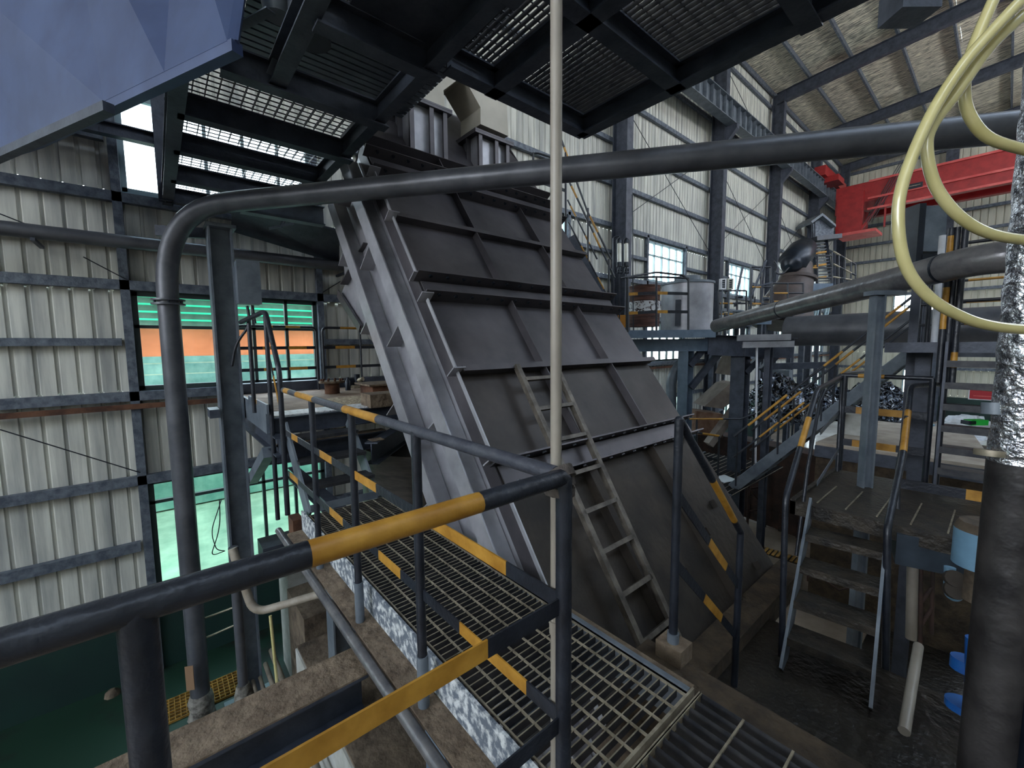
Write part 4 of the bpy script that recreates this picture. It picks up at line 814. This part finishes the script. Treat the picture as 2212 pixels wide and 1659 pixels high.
railing_px(T, (1356, 1418, 1487), (600, 598, 601), (718, 714, 713), 8.5, sg=((.0, .35),))
T.part('top_rail', one('tube', fillet([dp(1340, 601, 8.5), dp(1418, 588, 8.9), dp(1478, 595, 8.5), dp(1487, 606, 8.5)], .1), .02, m=BLACK, n=8))
def tank(name, label, px, pw, yt, yb, d, m, bands=(), mb2=None):
    c = dp(px, (yt+yb)/2, d); r = pw/2/F*d*.93; top = dp(px, yt, d).z; bot = dp(px, yb, d).z; T = Thing(name, label, 'tank', V(c.x, c.y, bot))
    T.part('shell', one('tube', [V(c.x, c.y, bot), V(c.x, c.y, top)], r, m=m, n=32)); return T, c, r, bot, top
RD = mat('rust_streaked_drum', (44, 26, 22), .8, .1, (96, 62, 50), 4, (.35, .65), bump=.3, stretch=(.6, .6, 5))
T, c, r, bo, to = tank('rusty_drum', 'large rust brown drum with a peeling pale band, on the tank platform', 1392, 68, 622, 706, 9.5, RD)
PE = mat('peeling_white_paint', (60, 36, 30), .8, 0, (196, 196, 196), 14, (.40, .50), stretch=(1, 1, 1.4))
T.part('peeling_band', one('tube', [V(c.x, c.y, bo+.30), V(c.x, c.y, bo+.56)], r*1.008, m=PE, n=32, caps=False), 'peeling pale paint band')
T.part('lid_rim', one('tube', [V(c.x, c.y, to), V(c.x, c.y, to+.03)], r*1.03, m=RD, n=32))
T, c, r, bo, to = tank('grey_tank', 'grey steel tank with a rimmed lid, right of the rusty drum', 1483, 112, 617, 716, 10.2, CASE_LIT)
T.part('lid', one('tube', [V(c.x, c.y, to), V(c.x, c.y, to+.05)], r*1.05, m=GREY, n=32)); T.part('manhole', one('tube', [V(c.x, c.y, to+.05), V(c.x, c.y, to+.2)], r*.5, m=GREY, n=24))
b = MB(DARK); g = (EYE-c); g.z = 0; g.normalize(); b.ob(V(c.x, c.y, bo+.42)+g*r-g.cross(V(0, 0, 1))*-.18, g.cross(V(0, 0, 1))*.06, g*.03, (0, 0, .3)); T.part('side_slot', b)
for i, (x, lab) in enumerate(((1338, 'left glass sight tube gauge beside the nearest wall column'), (1353, 'right glass sight tube gauge beside the nearest wall column'))):
    d = 8.66; T = Thing('sight_glass', lab, 'gauge', dp(x, 592, d), 'sight tube gauges')
    gt = T.part('glass_tube', one('tube', [dp(x, 568, d), dp(x, 525, d)], .042, m=mat('sight_tube', (214, 214, 200), .2, 0, (236, 236, 226), 3), n=16))
    b = MB(DARK); b.tube([dp(x, 526, d), dp(x, 518, d), dp(x, 514, d)], [.055, .055, .02], n=12); b.tube([dp(x, 576, d), dp(x, 567, d)], .055, n=12); T.part('end_cap', b)
    b = MB(DARK); b.tube([dp(x, 590, d), dp(x, 576, d)], .03, n=8); b.tube([dp(x-4, 583, d), dp(x+5, 583, d)], .03, n=8); b.tube([dp(x-5, 589, d), dp(x+5, 589, d)], .022, n=8); T.part('valve', b)
    b = MB(DARK); b.tube([dp(x, 726, d), dp(x, 588, d)], .014, n=6); T.part('drop_pipe', b)
    for s_ in (-6, 6): T.part('tie_rod', one('tube', [dp(x+s_, 574, d), dp(x+s_, 519, d)], .007, m=DARK, n=6))
b = MB(DARK); b.tube(fillet([dp(1325, 727, 8.66), dp(1325, 512, 8.66), dp(1338, 510, 8.66), dp(1338, 516, 8.66)], .05), .015, n=8); solo('vent_line', b, 'thin pipe looping over the sight tubes', 'pipe', dp(1325, 727, 8.66))
b = MB(DARK); b.tube([dp(1368, 726, 8.62), dp(1366, 420, 8.62)], .012, n=6); solo('vertical_cable', b, 'thin dark cable running straight up right of the sight tubes', 'cable', dp(1368, 722, 8.1))
b = MB(mat('ochre_plate', (186, 124, 40), .6)); b.ob(dp(1345, 694, 8.8), _r*.1, _f*.02, (0, 0, .13)); solo('ochre_cover', b, 'ochre yellow plate at the foot of the sight tubes', 'plate', dp(1345, 694, 8.8))
for i, (x, lab) in enumerate(((1561, 'left white control box with black symbols on a post'), (1576, 'right pale control box with black symbols on a post'))):
    d = 11; c = dp(x, 614, d); T = Thing('control_box', lab, 'box', c, 'pale control boxes'); w = .075
    T.part('case', one('ob', c, _r*w, _f*.05, (0, 0, .14), m=WHITE if i == 0 else mat('cream_box', (176, 176, 164), .6)))
    b = MB(DARK)
    for k in range(4): b.ob(c-_f*.052+V(0, 0, .085-.055*k), _r*.035, _f*.003, (0, 0, .018)); b.ob(c-_f*.052+_r*.02+V(0, 0, .085-.055*k), _r*.012, _f*.003, (0, 0, .024))
    T.part('symbol', b)
    T.part('post', one('tube', [c-V(0, 0, .14), c-V(0, 0, 1.3)], .02, m=GREY, n=8))
# yellow-black stair rails climbing beyond the casing
T = Thing('casing_stair', 'black and yellow stair rails climbing steeply beyond the right edge of the casing', 'stair', dp(1300, 640, 8.5))
D = 8.2
for pts, sg, rr2 in ((((1212, 300), (1268, 455), (1320, 560)), ((.12, .45),), .02), (((1226, 385), (1328, 600),), ((.08, .2), (.55, .7)), .02), (((1226, 432), (1290, 560), ), ((.1, .28), (.6, .75)), .016), (((1228, 480), (1318, 650)), ((.3, .5), (.7, .85)), .016)):
    for p, q in zip(pts, pts[1:]): b = MB(BLACK); b.striped(dp(*p, D), dp(*q, D), rr2, sg); T.part('handrail', b)
for x, y0, y1 in ((1222, 330, 560), (1270, 450, 640), (1315, 560, 690), (1152, 330, 400)): T.part('post', one('tube', [dp(x, y0, D), dp(x, y1, D)], .022, m=BLACK, n=8))
b = MB(BLACK); b.tube(fillet([dp(1152, 400, D), dp(1152, 331, D), dp(1162, 331, D), dp(1222, 350, D)], .06), .02, n=8); T.part('top_rail', b)
b = MB(BLACK); b.striped(dp(1162, 392, D), dp(1222, 412, D), (.006, .06), ((.55, .75),)); T.part('mid_rail', b)
b = MB(STEEL); b.bar(dp(1200, 520, D+.3), dp(1318, 690, D+.3), .03, .2); b.bar(dp(1232, 512, D-.3), dp(1300, 640, D-.3), .03, .16); T.part('stringer', b)
for k in range(7): p = dp(1205, 520, D).lerp(dp(1318, 690, D), k/7); T.part('tread', one('ob', p, _f*.3, _r*.12, (0, 0, .015), m=STEEL))
# pipes and posts under/behind the tank platform
b = MB(GREY); pts = [dp(1450, 900, 9.2), dp(1450, 815, 9.2), dp(1472, 782, 9.2), dp(1492, 780, 9.2)]; b.tube(fillet(pts, .25), .11, n=14); solo('bent_grey_pipe', b, 'grey pipe bending behind the blue-grey platform column', 'pipe', pts[0])
T = Thing('inclined_conveyor', 'dusty enclosed conveyor head sloping down below the tank platform', 'conveyor', dp(1560, 880, 8.6))
dd = 9.4
A_ = [dp(1575, 830, dd), dp(1592, 826, dd), dp(1592, 862, dd), dp(1560, 883, dd), dp(1522, 878, dd)]
DU = mat('dusty_sheet', (96, 86, 78), .85, 0, (136, 126, 116), 2)
T.part('hood', one('prism', A_, _f*.6, m=DU)); T.part('upper_hood', one('prism', [dp(1572, 810, dd), dp(1592, 760, dd), dp(1592, 812, dd)], _f*.6, m=DU))
T.part('trough', one('prism', [dp(1505, 888, dd), dp(1562, 895, dd), dp(1562, 945, dd), dp(1500, 938, dd)], _f*.5, m=mat('rusty_dust', (92, 62, 46), .9, 0, (124, 98, 80), 5)))
T.part('chute_leg', one('bar', dp(1590, 880, dd-.2), dp(1530, 960, dd-.2), .2, .14, m=DU))
b = MB(BLACK); b.striped(dp(1490, 905, 8.2), dp(1600, 905, 8.2), .018, ((.0, .65),), BLACK, YEL); b.striped(dp(1600, 905, 8.2), dp(1632, 893, 8.2), .018, ()); b.tube([dp(1505, 905, 8.2), dp(1505, 960, 8.2)], .018); solo('low_barrier', b, 'thin barrier bar in front of the dusty conveyor head', 'railing', dp(1490, 905, 8.2))
for i, (x, lab) in enumerate(((1632, 'thin bright upright pipe at the foot of the middle stair'), )):
    b = MB(WHITE); b.tube([dp(x, 1000, 8.4), dp(x+3, 750, 8.4)], .02, n=8); solo('slim_pipe', b, lab, 'pipe', dp(x, 1000, 8.4))
b = MB(GREY); b.box(tuple(at(1675, 905, 'Y', 14)-V(.35, 0, 0)), tuple(at(1705, 800, 'Y', 14)+V(.0, .3, 0))); solo('pale_pillar', b, 'pale square pillar between the two black scrap heaps', 'pillar', at(1690, 905, 'Y', 14))
# ================================================================== FAR MACHINERY
T = Thing('fan_housing', 'brown conical duct and fan housing below the black motor', 'fan', dp(1700, 690, 15))
d = 15; BD = mat('brown_duct', (58, 48, 46), .6, .1, (84, 72, 68), 3)
T.part('cone', one('tube', [dp(1690, 705, d), dp(1700, 650, d), dp(1722, 600, d), dp(1724, 570, d)], [1.0, .75, .5, .42], m=BD, n=24))
T.part('collar', one('tube', [dp(1722, 604, d), dp(1723, 598, d)], .58, m=BD, n=24))
q = dp(1692, 705, 15)
for s_ in (-.6, .6): T.part('leg', one('bar', V(q.x+s_, q.y, FZ), V(q.x+s_, q.y, q.z+.1), .15, .15, m=STEEL, up=(1, 0, 0)))
b = MB(DARK); q, w = dp(1703, 578, 14.6), dp(1742, 531, 15.4)
b.tube([q.lerp(w, t) for t in (0, .04, .1, .16, .2, .7, .74, .9, 1)], [.12, .26, .34, .36, .46, .46, .4, .38, .2], n=22); solo('fan_motor', b, 'large black motor on top of the brown cone', 'motor', dp(1722, 552, 15))
b = MB(BLACK); b.tube(fillet([dp(1672, 564, 14.5), dp(1680, 575, 14.5), dp(1674, 590, 14.5), dp(1690, 593, 14.5), dp(1704, 578, 14.5)], .3), .03, n=8); solo('motor_cable', b, 'black cable loop hanging from the motor', 'cable', dp(1690, 593, 14.5))
def farplat(name, label, d, x0, x1, yd, ytop, nposts, slope=0, m=BLUEGREY):
    T = Thing(name, label, 'platform', dp(x0, yd, d)); a, c = dp(x0, yd, d), dp(x1, yd+slope, d)
    T.part('edge_beam', one('bar', a, c, .1, .3, m=m)); T.part('deck_plate', one('prism', [a, c, c+_f*1.2, a+_f*1.2], (0, 0, -.04), m=m))
    for t in (.05, .95): q = a.lerp(c, t)+_f*.5; T.part('leg', one('bar', V(q.x, q.y, FZ), V(q.x, q.y, q.z-.04), .12, .12, m=STEEL, up=(1, 0, 0)))
    for i in range(nposts):
        t = i/(nposts-1); lo = a.lerp(c, t); hi = dp(x0+(x1-x0)*t, ytop+slope*t, d); T.part('post', one('tube', [lo, hi], .03, m=BLACK, n=6))
    for f_ in (1, .62, .3):
        b = MB(BLACK); b.striped(a.lerp(dp(x0, ytop, d), f_), c.lerp(dp(x1, ytop+slope, d), f_), .028, ((.05, .5),) if f_ < 1 else ()); T.part('rail', b)
    return T
farplat('motor_platform', 'raised platform with railings in front of the stair tower', 15, 1735, 1797, 622, 552, 3)
farplat('mid_platform', 'distant railed platform left of the brown fan cone', 13, 1622, 1665, 690, 577, 3)
farplat('valve_platform', 'distant cluttered platform behind the white control boxes', 13.8, 1552, 1612, 700, 628, 4)
farplat('cone_platform', 'platform with railing wrapped around the brown cone', 13.5, 1668, 1735, 668, 612, 3)
T = Thing('braced_frame', 'slanting braces beside the distant railed platform', 'frame', dp(1625, 680, 13))
for p, q in (((1622, 640), (1655, 562)), ((1590, 640), (1605, 575)), ((1640, 700), (1652, 565)), ((1630, 620), (1668, 610))): T.part('brace', one('bar', dp(*p, 13), dp(*q, 13), .05, .05, m=STEEL))
rng = random.Random(3)
b = MB(GREY)
for k in range(26):
    x, y = rng.uniform(1556, 1662), rng.uniform(640, 700); p = dp(x, y, rng.uniform(13, 14)); L_ = rng.uniform(.1, .4)
    b.tube([p, p+V(0, 0, L_)] if k % 2 else [p, p+_r*L_], rng.uniform(.015, .06), rng.choice([GREY, DARK, GALV, STEEL]), 8)
o = solo('valve_pipework', b, 'jumble of small pipes and valves on the distant platform', 'pipework', dp(1600, 690, 13.2)); o['kind'] = 'stuff'
T = Thing('stair_tower', 'dark zigzag stair tower under a small gabled roof at the far corner', 'stair', dp(1770, 620, 22))
d = 22
T.part('gable_roof', one('prism', [dp(1752, 478, d), dp(1777, 460, d), dp(1806, 485, d), dp(1806, 490, d), dp(1777, 466, d), dp(1752, 484, d)], _f*1.5, m=GREY))
T.part('gable_wall', one('prism', [dp(1756, 484, d+.3), dp(1777, 468, d+.3), dp(1802, 490, d+.3), dp(1800, 514, d+.3), dp(1758, 516, d+.3)], _f*.06, m=GIRT))
T.part('landing', one('bar', dp(1750, 520, d), dp(1803, 514, d), 1.0, .22, m=DARK))
for x0, x1 in ((1752, 1768), (1784, 1804)): T.part('stringer', one('bar', dp(x0, 520, d), dp(x0+12 if x0 < 1760 else x1-8, 618, d-1), .12, .2, m=DARK))
for k in range(14):
    t = k/13; T.part('tread', one('bar', dp(1755+10*t, 527+88*t, d-t), dp(1784+9*t, 525+88*t, d-t), .25, .05, m=DARK))
for k, y in enumerate((546, 573, 600)): b = MB(YEL); b.striped(dp(1758, y+2, 20.5), dp(1784, y-2, 20.5), .05, ((.0, 1.),)); T.part('rail', b, 'faded yellow rail')
for x in (1751, 1803): T.part('post', one('bar', dp(x, 515, d), dp(x, 640, d), .1, .1, m=STEEL, up=(1, 0, 0)))
for x in (1753, 1760): T.part('cage_bar', one('tube', [dp(x, 480, d), dp(x, 520, d)], .03, m=DARK, n=6))
T = Thing('corner_railing', 'railing running from the stair tower toward the far wall', 'railing', dp(1800, 620, 15.1))
for x, y0, y1 in ((1797, 545, 624), (1812, 550, 618), (1825, 560, 612), (1838, 566, 608), (1848, 571, 605)): T.part('post', one('tube', [dp(x, y0, 15.1), dp(x, y1, 15.1)], .03, m=BLACK, n=6))
for (y0, y1) in ((543, 572), (570, 595), (598, 606)): b = MB(BLACK); b.striped(dp(1800, y0, 15.1), dp(1849, y1, 15.1), .03, ((.0, .3), (.5, .8)), BLACK, GALV); T.part('rail', b)
T = Thing('access_ladder', 'pair of pale joined ladders under the far motor platform', 'ladder', dp(1790, 685, 15.4))
for x0, x1 in ((1758, 1770), (1780, 1792)):
    b = MB(WINL)
    for s_ in (0, 6): b.bar(dp(x0+s_, 686, 15.4), dp(x1+s_, 628, 15.4), .05, .05)
    for k in range(9): t = k/9; b.bar(dp(x0+(x1-x0)*t, 686-58*t, 15.4), dp(x0+6+(x1-x0)*t, 686-58*t, 15.4), .03, .03)
    T.part('ladder', b)
# ================================================================== CRANE
cb = at(1795, 430, 'Y', 28.6)
CYr = 29.0; gz0, gz1 = 8.95, 10.1
T = Thing('bridge_crane', 'red overhead bridge crane spanning the far end of the hall', 'crane', (-7, CYr, gz1))
ga, gb = at(1895, 446, 'Y', CYr), at(2180, 396, 'Y', CYr)
zb = (ga.z+gb.z)/2; zt_ = (at(1840, 400, 'Y', CYr).z+at(2180, 322, 'Y', CYr).z)/2
b = MB(RED); b.box((-6.6, CYr, zb+.0), (7.4, CYr+.5, zt_)); T.part('main_girder', b)
b = MB(PINK)
for z in (zb, zb+(zt_-zb)*.38, zt_-.02): b.box((-5.2, CYr-.12, z-.05), (7.4, CYr, z+.05))
T.part('flange_strip', b, 'worn lighter red flange strips')
b = MB(RED); b.box((-6.6, CYr+1.8, zb), (7.4, CYr+2.2, zt_)); T.part('rear_girder', b)
b = MB(RED); b.box((-7.35, CYr-1.2, 10.45), (-6.85, CYr+3.2, 10.95)); b.box((-7.35, CYr-.6, 10.2), (-6.4, CYr+.6, 10.5)); T.part('end_truck', b)
b = MB(RED); cabl, cabr = at(1808, 440, 'Y', CYr-.3), at(1860, 500, 'Y', CYr-.3)
b.box((cabl.x, CYr-.3, cabr.z), (cabr.x, CYr+1.2, cabl.z+.4)); T.part('cab_panel', b)
c0_, c1_ = at(1862, 437, 'Y', CYr), at(1910, 490, 'Y', CYr)
T.part('cab_post', one('bar', (c1_.x, CYr, c0_.z), (c1_.x, CYr, c1_.z), .07, .07, m=RED, up=(1, 0, 0))); T.part('cab_brace', one('bar', (c0_.x, CYr, c1_.z), (c1_.x+.1, CYr, c0_.z+.2), .2, .1, m=RED))
b = MB(GLASS); b.add([(c0_.x, CYr-.02, c1_.z), (c1_.x, CYr-.02, c1_.z), (c1_.x, CYr-.02, c0_.z), (c0_.x, CYr-.02, c0_.z)], [(0, 1, 2, 3)]); T.part('cab_window', b)
b = MB(PINK); f0, f1 = at(1805, 508, 'Y', CYr-.4), at(1893, 492, 'Y', CYr-.4); b.box((f0.x, CYr-.5, f0.z-.12), (f1.x, CYr+1.2, f0.z+.02)); T.part('cab_floor', b, 'worn lighter red cab floor')
b = MB(BLACK)
for k in range(4): b.tube([at(1868+k*5, 480, 'Y', CYr-.1), at(1945+k*5, 350, 'Y', CYr-.1)], .02, n=5)
T.part('hoist_cable', b)
b = MB(DARK); n0 = at(1972, 402, 'Y', CYr-.15); b.ob(n0, (.35, 0, 0), (0, .01, 0), (0, 0, .12)); b.ob(n0+V(.05, -.02, .01), (.22, 0, 0), (0, .005, 0), (0, 0, .015), GALV); T.part('name_plate', b, 'dark name plate')
b = MB(STEEL); xr_ = at(2060, 330, 'Y', YE).x; b.ib((xr_, YE-.3, FZ), (xr_, YE-.3, rz(xr_)-.4), .5, .6, up=(0, 1, 0)); struct('trim_9', b)
# ================================================================== SCRAP HEAPS, TROUGH, FLOOR THINGS
def heap(c, rx, ry, h, label, seed):
    rg = random.Random(seed); n, m_ = 40, 14; vs = []; fs = []
    for j in range(m_+1):
        ph = j/m_*math.pi/2
        for i in range(n):
            a = 2*math.pi*i/n; k = 1+rg.uniform(-.07, .07)+.08*math.sin(3*a+seed)
            vs.append((c.x+rx*math.cos(ph)*math.cos(a)*k, c.y+ry*math.cos(ph)*math.sin(a)*k, c.z+h*math.sin(ph)**.8*k))
    fs = [(j*n+i, j*n+(i+1) % n, (j+1)*n+(i+1) % n, (j+1)*n+i) for j in range(m_) for i in range(n)]
    b = MB(HEAP); b.add(vs, fs); tops = len(b.v)
    for k in range(900):                                            # loose curled scraps, some paler as painted glints
        a = rg.uniform(0, 6.28); ph = math.asin(rg.uniform(0, 1)); p = V(c.x+rx*math.cos(ph)*math.cos(a), c.y+ry*math.cos(ph)*math.sin(a), c.z+h*math.sin(ph)**.8)
        u = V(rg.uniform(-1, 1), rg.uniform(-1, 1), rg.uniform(-1, 1)).normalized()*rg.uniform(.06, .14); w = V(rg.uniform(-1, 1), rg.uniform(-1, 1), rg.uniform(-1, 1)).normalized()*.03
        b.add([p-u, p+w, p+u, p-w], [(0, 1, 2, 3)], GLINT if k % 2 else HEAP)
    o = solo('scrap_heap', b, label, 'heap', c, 'black wet scrap heaps'); o['kind'] = 'stuff'
def base(px, py, Y): p = at(px, py, 'Y', Y); return p
for px, yb, yt, Y, pw, lab in ((1672, 905, 815, 12.6, 90, 'leftmost black shredded scrap heap beyond the middle stair'), (1752, 900, 835, 15, 70, 'black scrap heap behind the middle stair rails, between its neighbours'), (1812, 905, 842, 18, 80, 'black scrap heap left of the landing column'), (1885, 905, 826, 22, 92, 'rounded black scrap heap right of the landing column')):
    c = at(px, yb, 'Y', Y); dpt = (c-EYE).dot(FWD); r = pw/2/F*dpt; heap(c, r*1.15, r*1.1, (yb-yt)/F*dpt, lab, int(px))
T = Thing('rusty_trough', 'long rust-brown steel trough below the middle stair', 'trough', at(1640, 1130, 'Z', FZ))
ta, tb = at(1500, 1075, 'Z', FZ), at(1760, 1175, 'Z', FZ)
tz = at(1640, 960, 'Y', at(1640, 1125, 'Z', FZ).y).z
RT = mat('flaking_rust', (36, 24, 20), .85, 0, (74, 50, 40), 3.5, (.4, .7), bump=.3)
T.part('side_wall', one('prism', [V(ta.x, ta.y, FZ), V(tb.x, tb.y, FZ), V(tb.x, tb.y, tz), V(ta.x, ta.y, tz)], (-.3, .9, 0), m=RT))
T.part('rim', one('bar', V(ta.x, ta.y, tz), V(tb.x, tb.y, tz), .12, .1, m=RT))
for k in range(9): p = V(ta.x, ta.y, FZ).lerp(V(tb.x, tb.y, FZ), k/8); T.part('stiffener', one('bar', p+V(.05, -.05, 0), p+V(.05, -.05, .45), .06, .06, m=RT, up=(1, 0, 0)))
T = Thing('concrete_bay', 'concrete block with whitewashed face beside the landing column', 'block', at(1830, 960, 'Y', 9.5))
e = [at(1762, 955, 'Y', 9), at(1880, 962, 'Y', 9)]
zc = e[0].z; b = MB(mat('pale_ledge', (150, 138, 124), .8, 0, (180, 170, 156), 3)); b.prism([V(e[0].x, 9, zc), V(e[1].x+1.4, 9, zc), V(e[1].x+1.0, 12.5, zc), V(e[0].x+.2, 12.5, zc)], (0, 0, -.2)); T.part('slab', b)
b = MB(STEEL); b.bar(V(e[0].x, 9, zc-.15), V(e[1].x+1.4, 9, zc-.15), .1, .2); T.part('edge_beam', b)
b = MB(LEDGE); b.box((e[0].x, 9.05, FZ), (e[1].x+1.4, 12, zc-.2)); T.part('base', b)
f = [at(1818, 948, 'Y', 10.2), at(1878, 900, 'Y', 10.2)]; b = MB(CONCW); b.box((f[0].x, 10.2, zc), (f[1].x, 10.6, f[1].z)); T.part('painted_wall', b)
T = Thing('rust_scaffold', 'thin rusty scaffold frame standing on the lower floor', 'scaffold', at(1620, 1150, 'Z', FZ))
sa, sb = at(1614, 1145, 'Z', FZ), at(1652, 1138, 'Z', FZ); RS = RT
for p in (sa, sb): T.part('upright', one('tube', [p, V(p.x, p.y, FZ+1.9)], .03, m=RS, n=6))
for h in (.5, 1.1, 1.8): T.part('cross_bar', one('tube', [V(sa.x, sa.y, FZ+h), V(sb.x, sb.y, FZ+h)], .022, m=RS, n=6))
T.part('cross_bar', one('tube', [V(sa.x, sa.y, FZ+1.1), V(sb.x, sb.y, FZ+.5)], .018, m=RS, n=6))
T = Thing('lattice_brace', 'thin crossed rods seen between the muddy steps', 'brace', at(1780, 1240, 'Z', FZ))
for p, q in (((1745, 1225), (1812, 1275)), ((1812, 1275), (1865, 1262)), ((1865, 1262), (1908, 1300)), ((1745, 1215), (1745, 1255))): T.part('rod', one('tube', [dp(*p, 6.5), dp(*q, 6.5)], .015, m=RT, n=6))
for p0_, p1_, lab in ((at(1600, 1078, 'Z', FZ), at(1735, 1120, 'Z', FZ), 'far yellow drain grating strip on the lower floor'), (at(1640, 1186, 'Z', FZ), at(2000, 1300, 'Z', FZ), 'near yellow drain grating strip on the lower floor')):
    b = MB(OCHRE); dv = (p1_-p0_); L_ = dv.length; u = dv.normalized(); s_ = u.cross(V(0, 0, 1)); n = int(L_/.09)
    for i in range(n): b.ob(p0_+u*(i+.5)*.09+V(0, 0, .015), u*.028, s_*.16, (0, 0, .014))
    b.ob(p0_+dv/2+V(0, 0, .006), u*L_/2, s_*.17, (0, 0, .004), m=DARK); solo('drain_grating', b, lab, 'drain', p0_)
def sack(px, py, w, h, Y, label, m=WHITE):
    c = at(px, py, 'Z', FZ) if Y is None else at(px, py, 'Y', Y); dpt = (c-EYE).dot(FWD); rx = w/2/F*dpt; hh = h/F*dpt; rg = random.Random(px); vs = []; n, k = 18, 6
    for j in range(k+1):
        ph = j/k*math.pi/2
        for i in range(n):
            a = i*2*math.pi/n; q = 1+rg.uniform(-.12, .12); vs.append(V(c.x, c.y, FZ)+(_r*math.cos(a)*rx+_f*math.sin(a)*rx*.6)*math.cos(ph)**.6*q+V(0, 0, hh*math.sin(ph)*q))
    b = MB(m); b.add(vs, [(j*n+i, j*n+(i+1) % n, (j+1)*n+(i+1) % n, (j+1)*n+i) for j in range(k) for i in range(n)]+[tuple(range(k*n, k*n+n))]); return solo('sack', b, label, 'sack', V(c.x, c.y, FZ))
sack(2085, 920, 90, 22, None, 'larger crumpled white sack on the bright floor, under the green bundle')
sack(2098, 948, 60, 12, None, 'smaller white sack lying nearer on the bright floor')
sack(1955, 882, 34, 8, None, 'brown sack heap against the far green wall, left one', DUST); sack(1985, 884, 28, 8, None, 'brown sack heap against the far green wall, right one', DUST)
c = at(2108, 912, 'Z', FZ+.55); b = MB(BOT); b.ob(c, _r*.45, _f*.2, (0, 0, .14)); b.ob(c-_r*.4, _r*.2, _f*.2, (0, 0, .1), DARK); solo('green_bundle', b, 'bright green bundle lying on the white sack', 'bundle', c)
c = at(1990, 922, 'Z', FZ); b = MB(LBLUE); b.ob(c+V(0, 0, .1), _r*.35, _f*.4, (0, 0, .1)); solo('blue_bag', b, 'pale blue bag on the wet floor left of the steep stair', 'bag', c)
c = at(2125, 853, 'Y', YE-.08); b = MB(REDS); b.ob(c, (.55, 0, 0), (0, .01, 0), (0, 0, .26)); b.ob(c+V(0, .012, 0), (.6, 0, 0), (0, .006, 0), (0, 0, .31), WHITE); b.ob(c+V(0, -.012, -.08), (.4, 0, 0), (0, .002, 0), (0, 0, .03), PINK); solo('red_notice_board', b, 'small red notice board with a white border on the far wall', 'sign', c)
b = MB(FLOOR); pu = at(1990, 960, 'Z', FZ)
b = MB(mat('wet_floor_pale_sheen', (176, 170, 162), .12, 0, (214, 208, 200), .8, bump=.3, bscale=6)); b.box((-6.5, 12, FZ), (7, 35, FZ+.004)); struct('trim_10', b)  # floor painted paler to carry the window reflections
# ================================================================== RIGHT FOREGROUND CLUTTER
T = Thing('blue_motor', 'pale blue painted motor with a rusty top by the foil wrapped pipe', 'motor', dp(2130, 1190, 2.6)); c = dp(2125, 1175, 2.5)
T.part('body', one('tube', [c+V(0, 0, -.14), c+V(0, 0, .08)], .13, m=LBLUE, n=22)); T.part('rusty_cap', one('tube', [c+V(0, 0, .08), c+V(0, 0, .13)], [.13, .11], m=CONC, n=22), 'dusty rust brown cap')
T.part('base', one('tube', [c+V(0, 0, -.36), c+V(0, 0, -.14)], .07, m=CONC, n=14))
b = MB(mat('dark_blue_grey', (36, 46, 56), .5, .1, (56, 66, 76), 4)); c = dp(2040, 1185, 3.2); b.ob(c, (.28, .08, 0), (-.04, .2, 0), (0, 0, .12)); solo('machine_guard', b, 'dark blue-grey machine guard right of the muddy steps', 'guard', c)
b = MB(LBLUE); b.tube(fillet([dp(2052, 1225, 2.8), dp(2050, 1280, 2.8), dp(2062, 1292, 2.8), dp(2075, 1280, 2.8)], .05), .03, n=10); b.tube([dp(2058, 1250, 2.7), dp(2064, 1250, 2.66)], .05, RUSTY, n=14); b.tube([dp(2060, 1275, 2.7), dp(2066, 1275, 2.66)], .055, RUSTY, n=14); solo('pipe_fitting', b, 'light blue bent fitting with two open couplings under the blue motor', 'fitting', dp(2052, 1225, 2.8))
b = MB(PVC); b.tube([dp(1968, 1380, 3.3), dp(1972, 1190, 3.3)], .035, n=12); solo('upright_pipe', b, 'pale upright pipe right of the muddy steps', 'pipe', dp(1968, 1380, 3.3))
b = MB(PVC); b.tube([dp(1953, 1580, 2.1), dp(1984, 1395, 2.6)], .025, n=12); solo('leaning_pipe', b, 'cream pipe leaning in the bottom right corner', 'pipe', dp(1953, 1580, 2.1))
T = Thing('crossed_bar_stand', 'thin rusty stand with crossed bars behind the pale upright pipe', 'stand', dp(1995, 1380, 3.2))
for p, q in (((1988, 1395), (1990, 1190)), ((2012, 1370), (2016, 1200)), ((1990, 1300), (2012, 1270)), ((1990, 1350), (2012, 1315)), ((1992, 1230), (2012, 1205))): T.part('bar', one('tube', [dp(*p, 3.2), dp(*q, 3.2)], .014, m=RT, n=6))
T = Thing('blue_valve', 'blue valve body standing beside the foil wrapped pipe, bottom right', 'valve', dp(2100, 1500, 2.0))
T.part('stem', one('tube', [dp(2105, 1600, 1.9), dp(2108, 1380, 1.9)], .035, m=BLUE, n=14)); T.part('hand_flange', one('tube', [dp(2090, 1450, 1.95), dp(2092, 1425, 1.95)], .06, m=BLUE, n=16)); T.part('lower_flange', one('tube', [dp(2085, 1535, 1.95), dp(2086, 1520, 1.95)], .07, m=BLUE, n=16))
T = Thing('clamp_ring', 'grey hose clamp fitting on the foil wrapped pipe', 'clamp', dp(2150, 880, 1.6))
T.part('ring', one('tube', [dp(2148, 895, 1.55), dp(2149, 870, 1.55)], .035, m=GREY, n=14)); T.part('lower_ring', one('tube', [dp(2140, 985, 1.55), dp(2141, 972, 1.55)], .045, m=GALV, n=14))
for o in list(bpy.data.objects):
    if o.type == 'MESH' and o.parent is None and o.get('kind') is None and not o.get('label'): print('UNLABELLED', o.name)
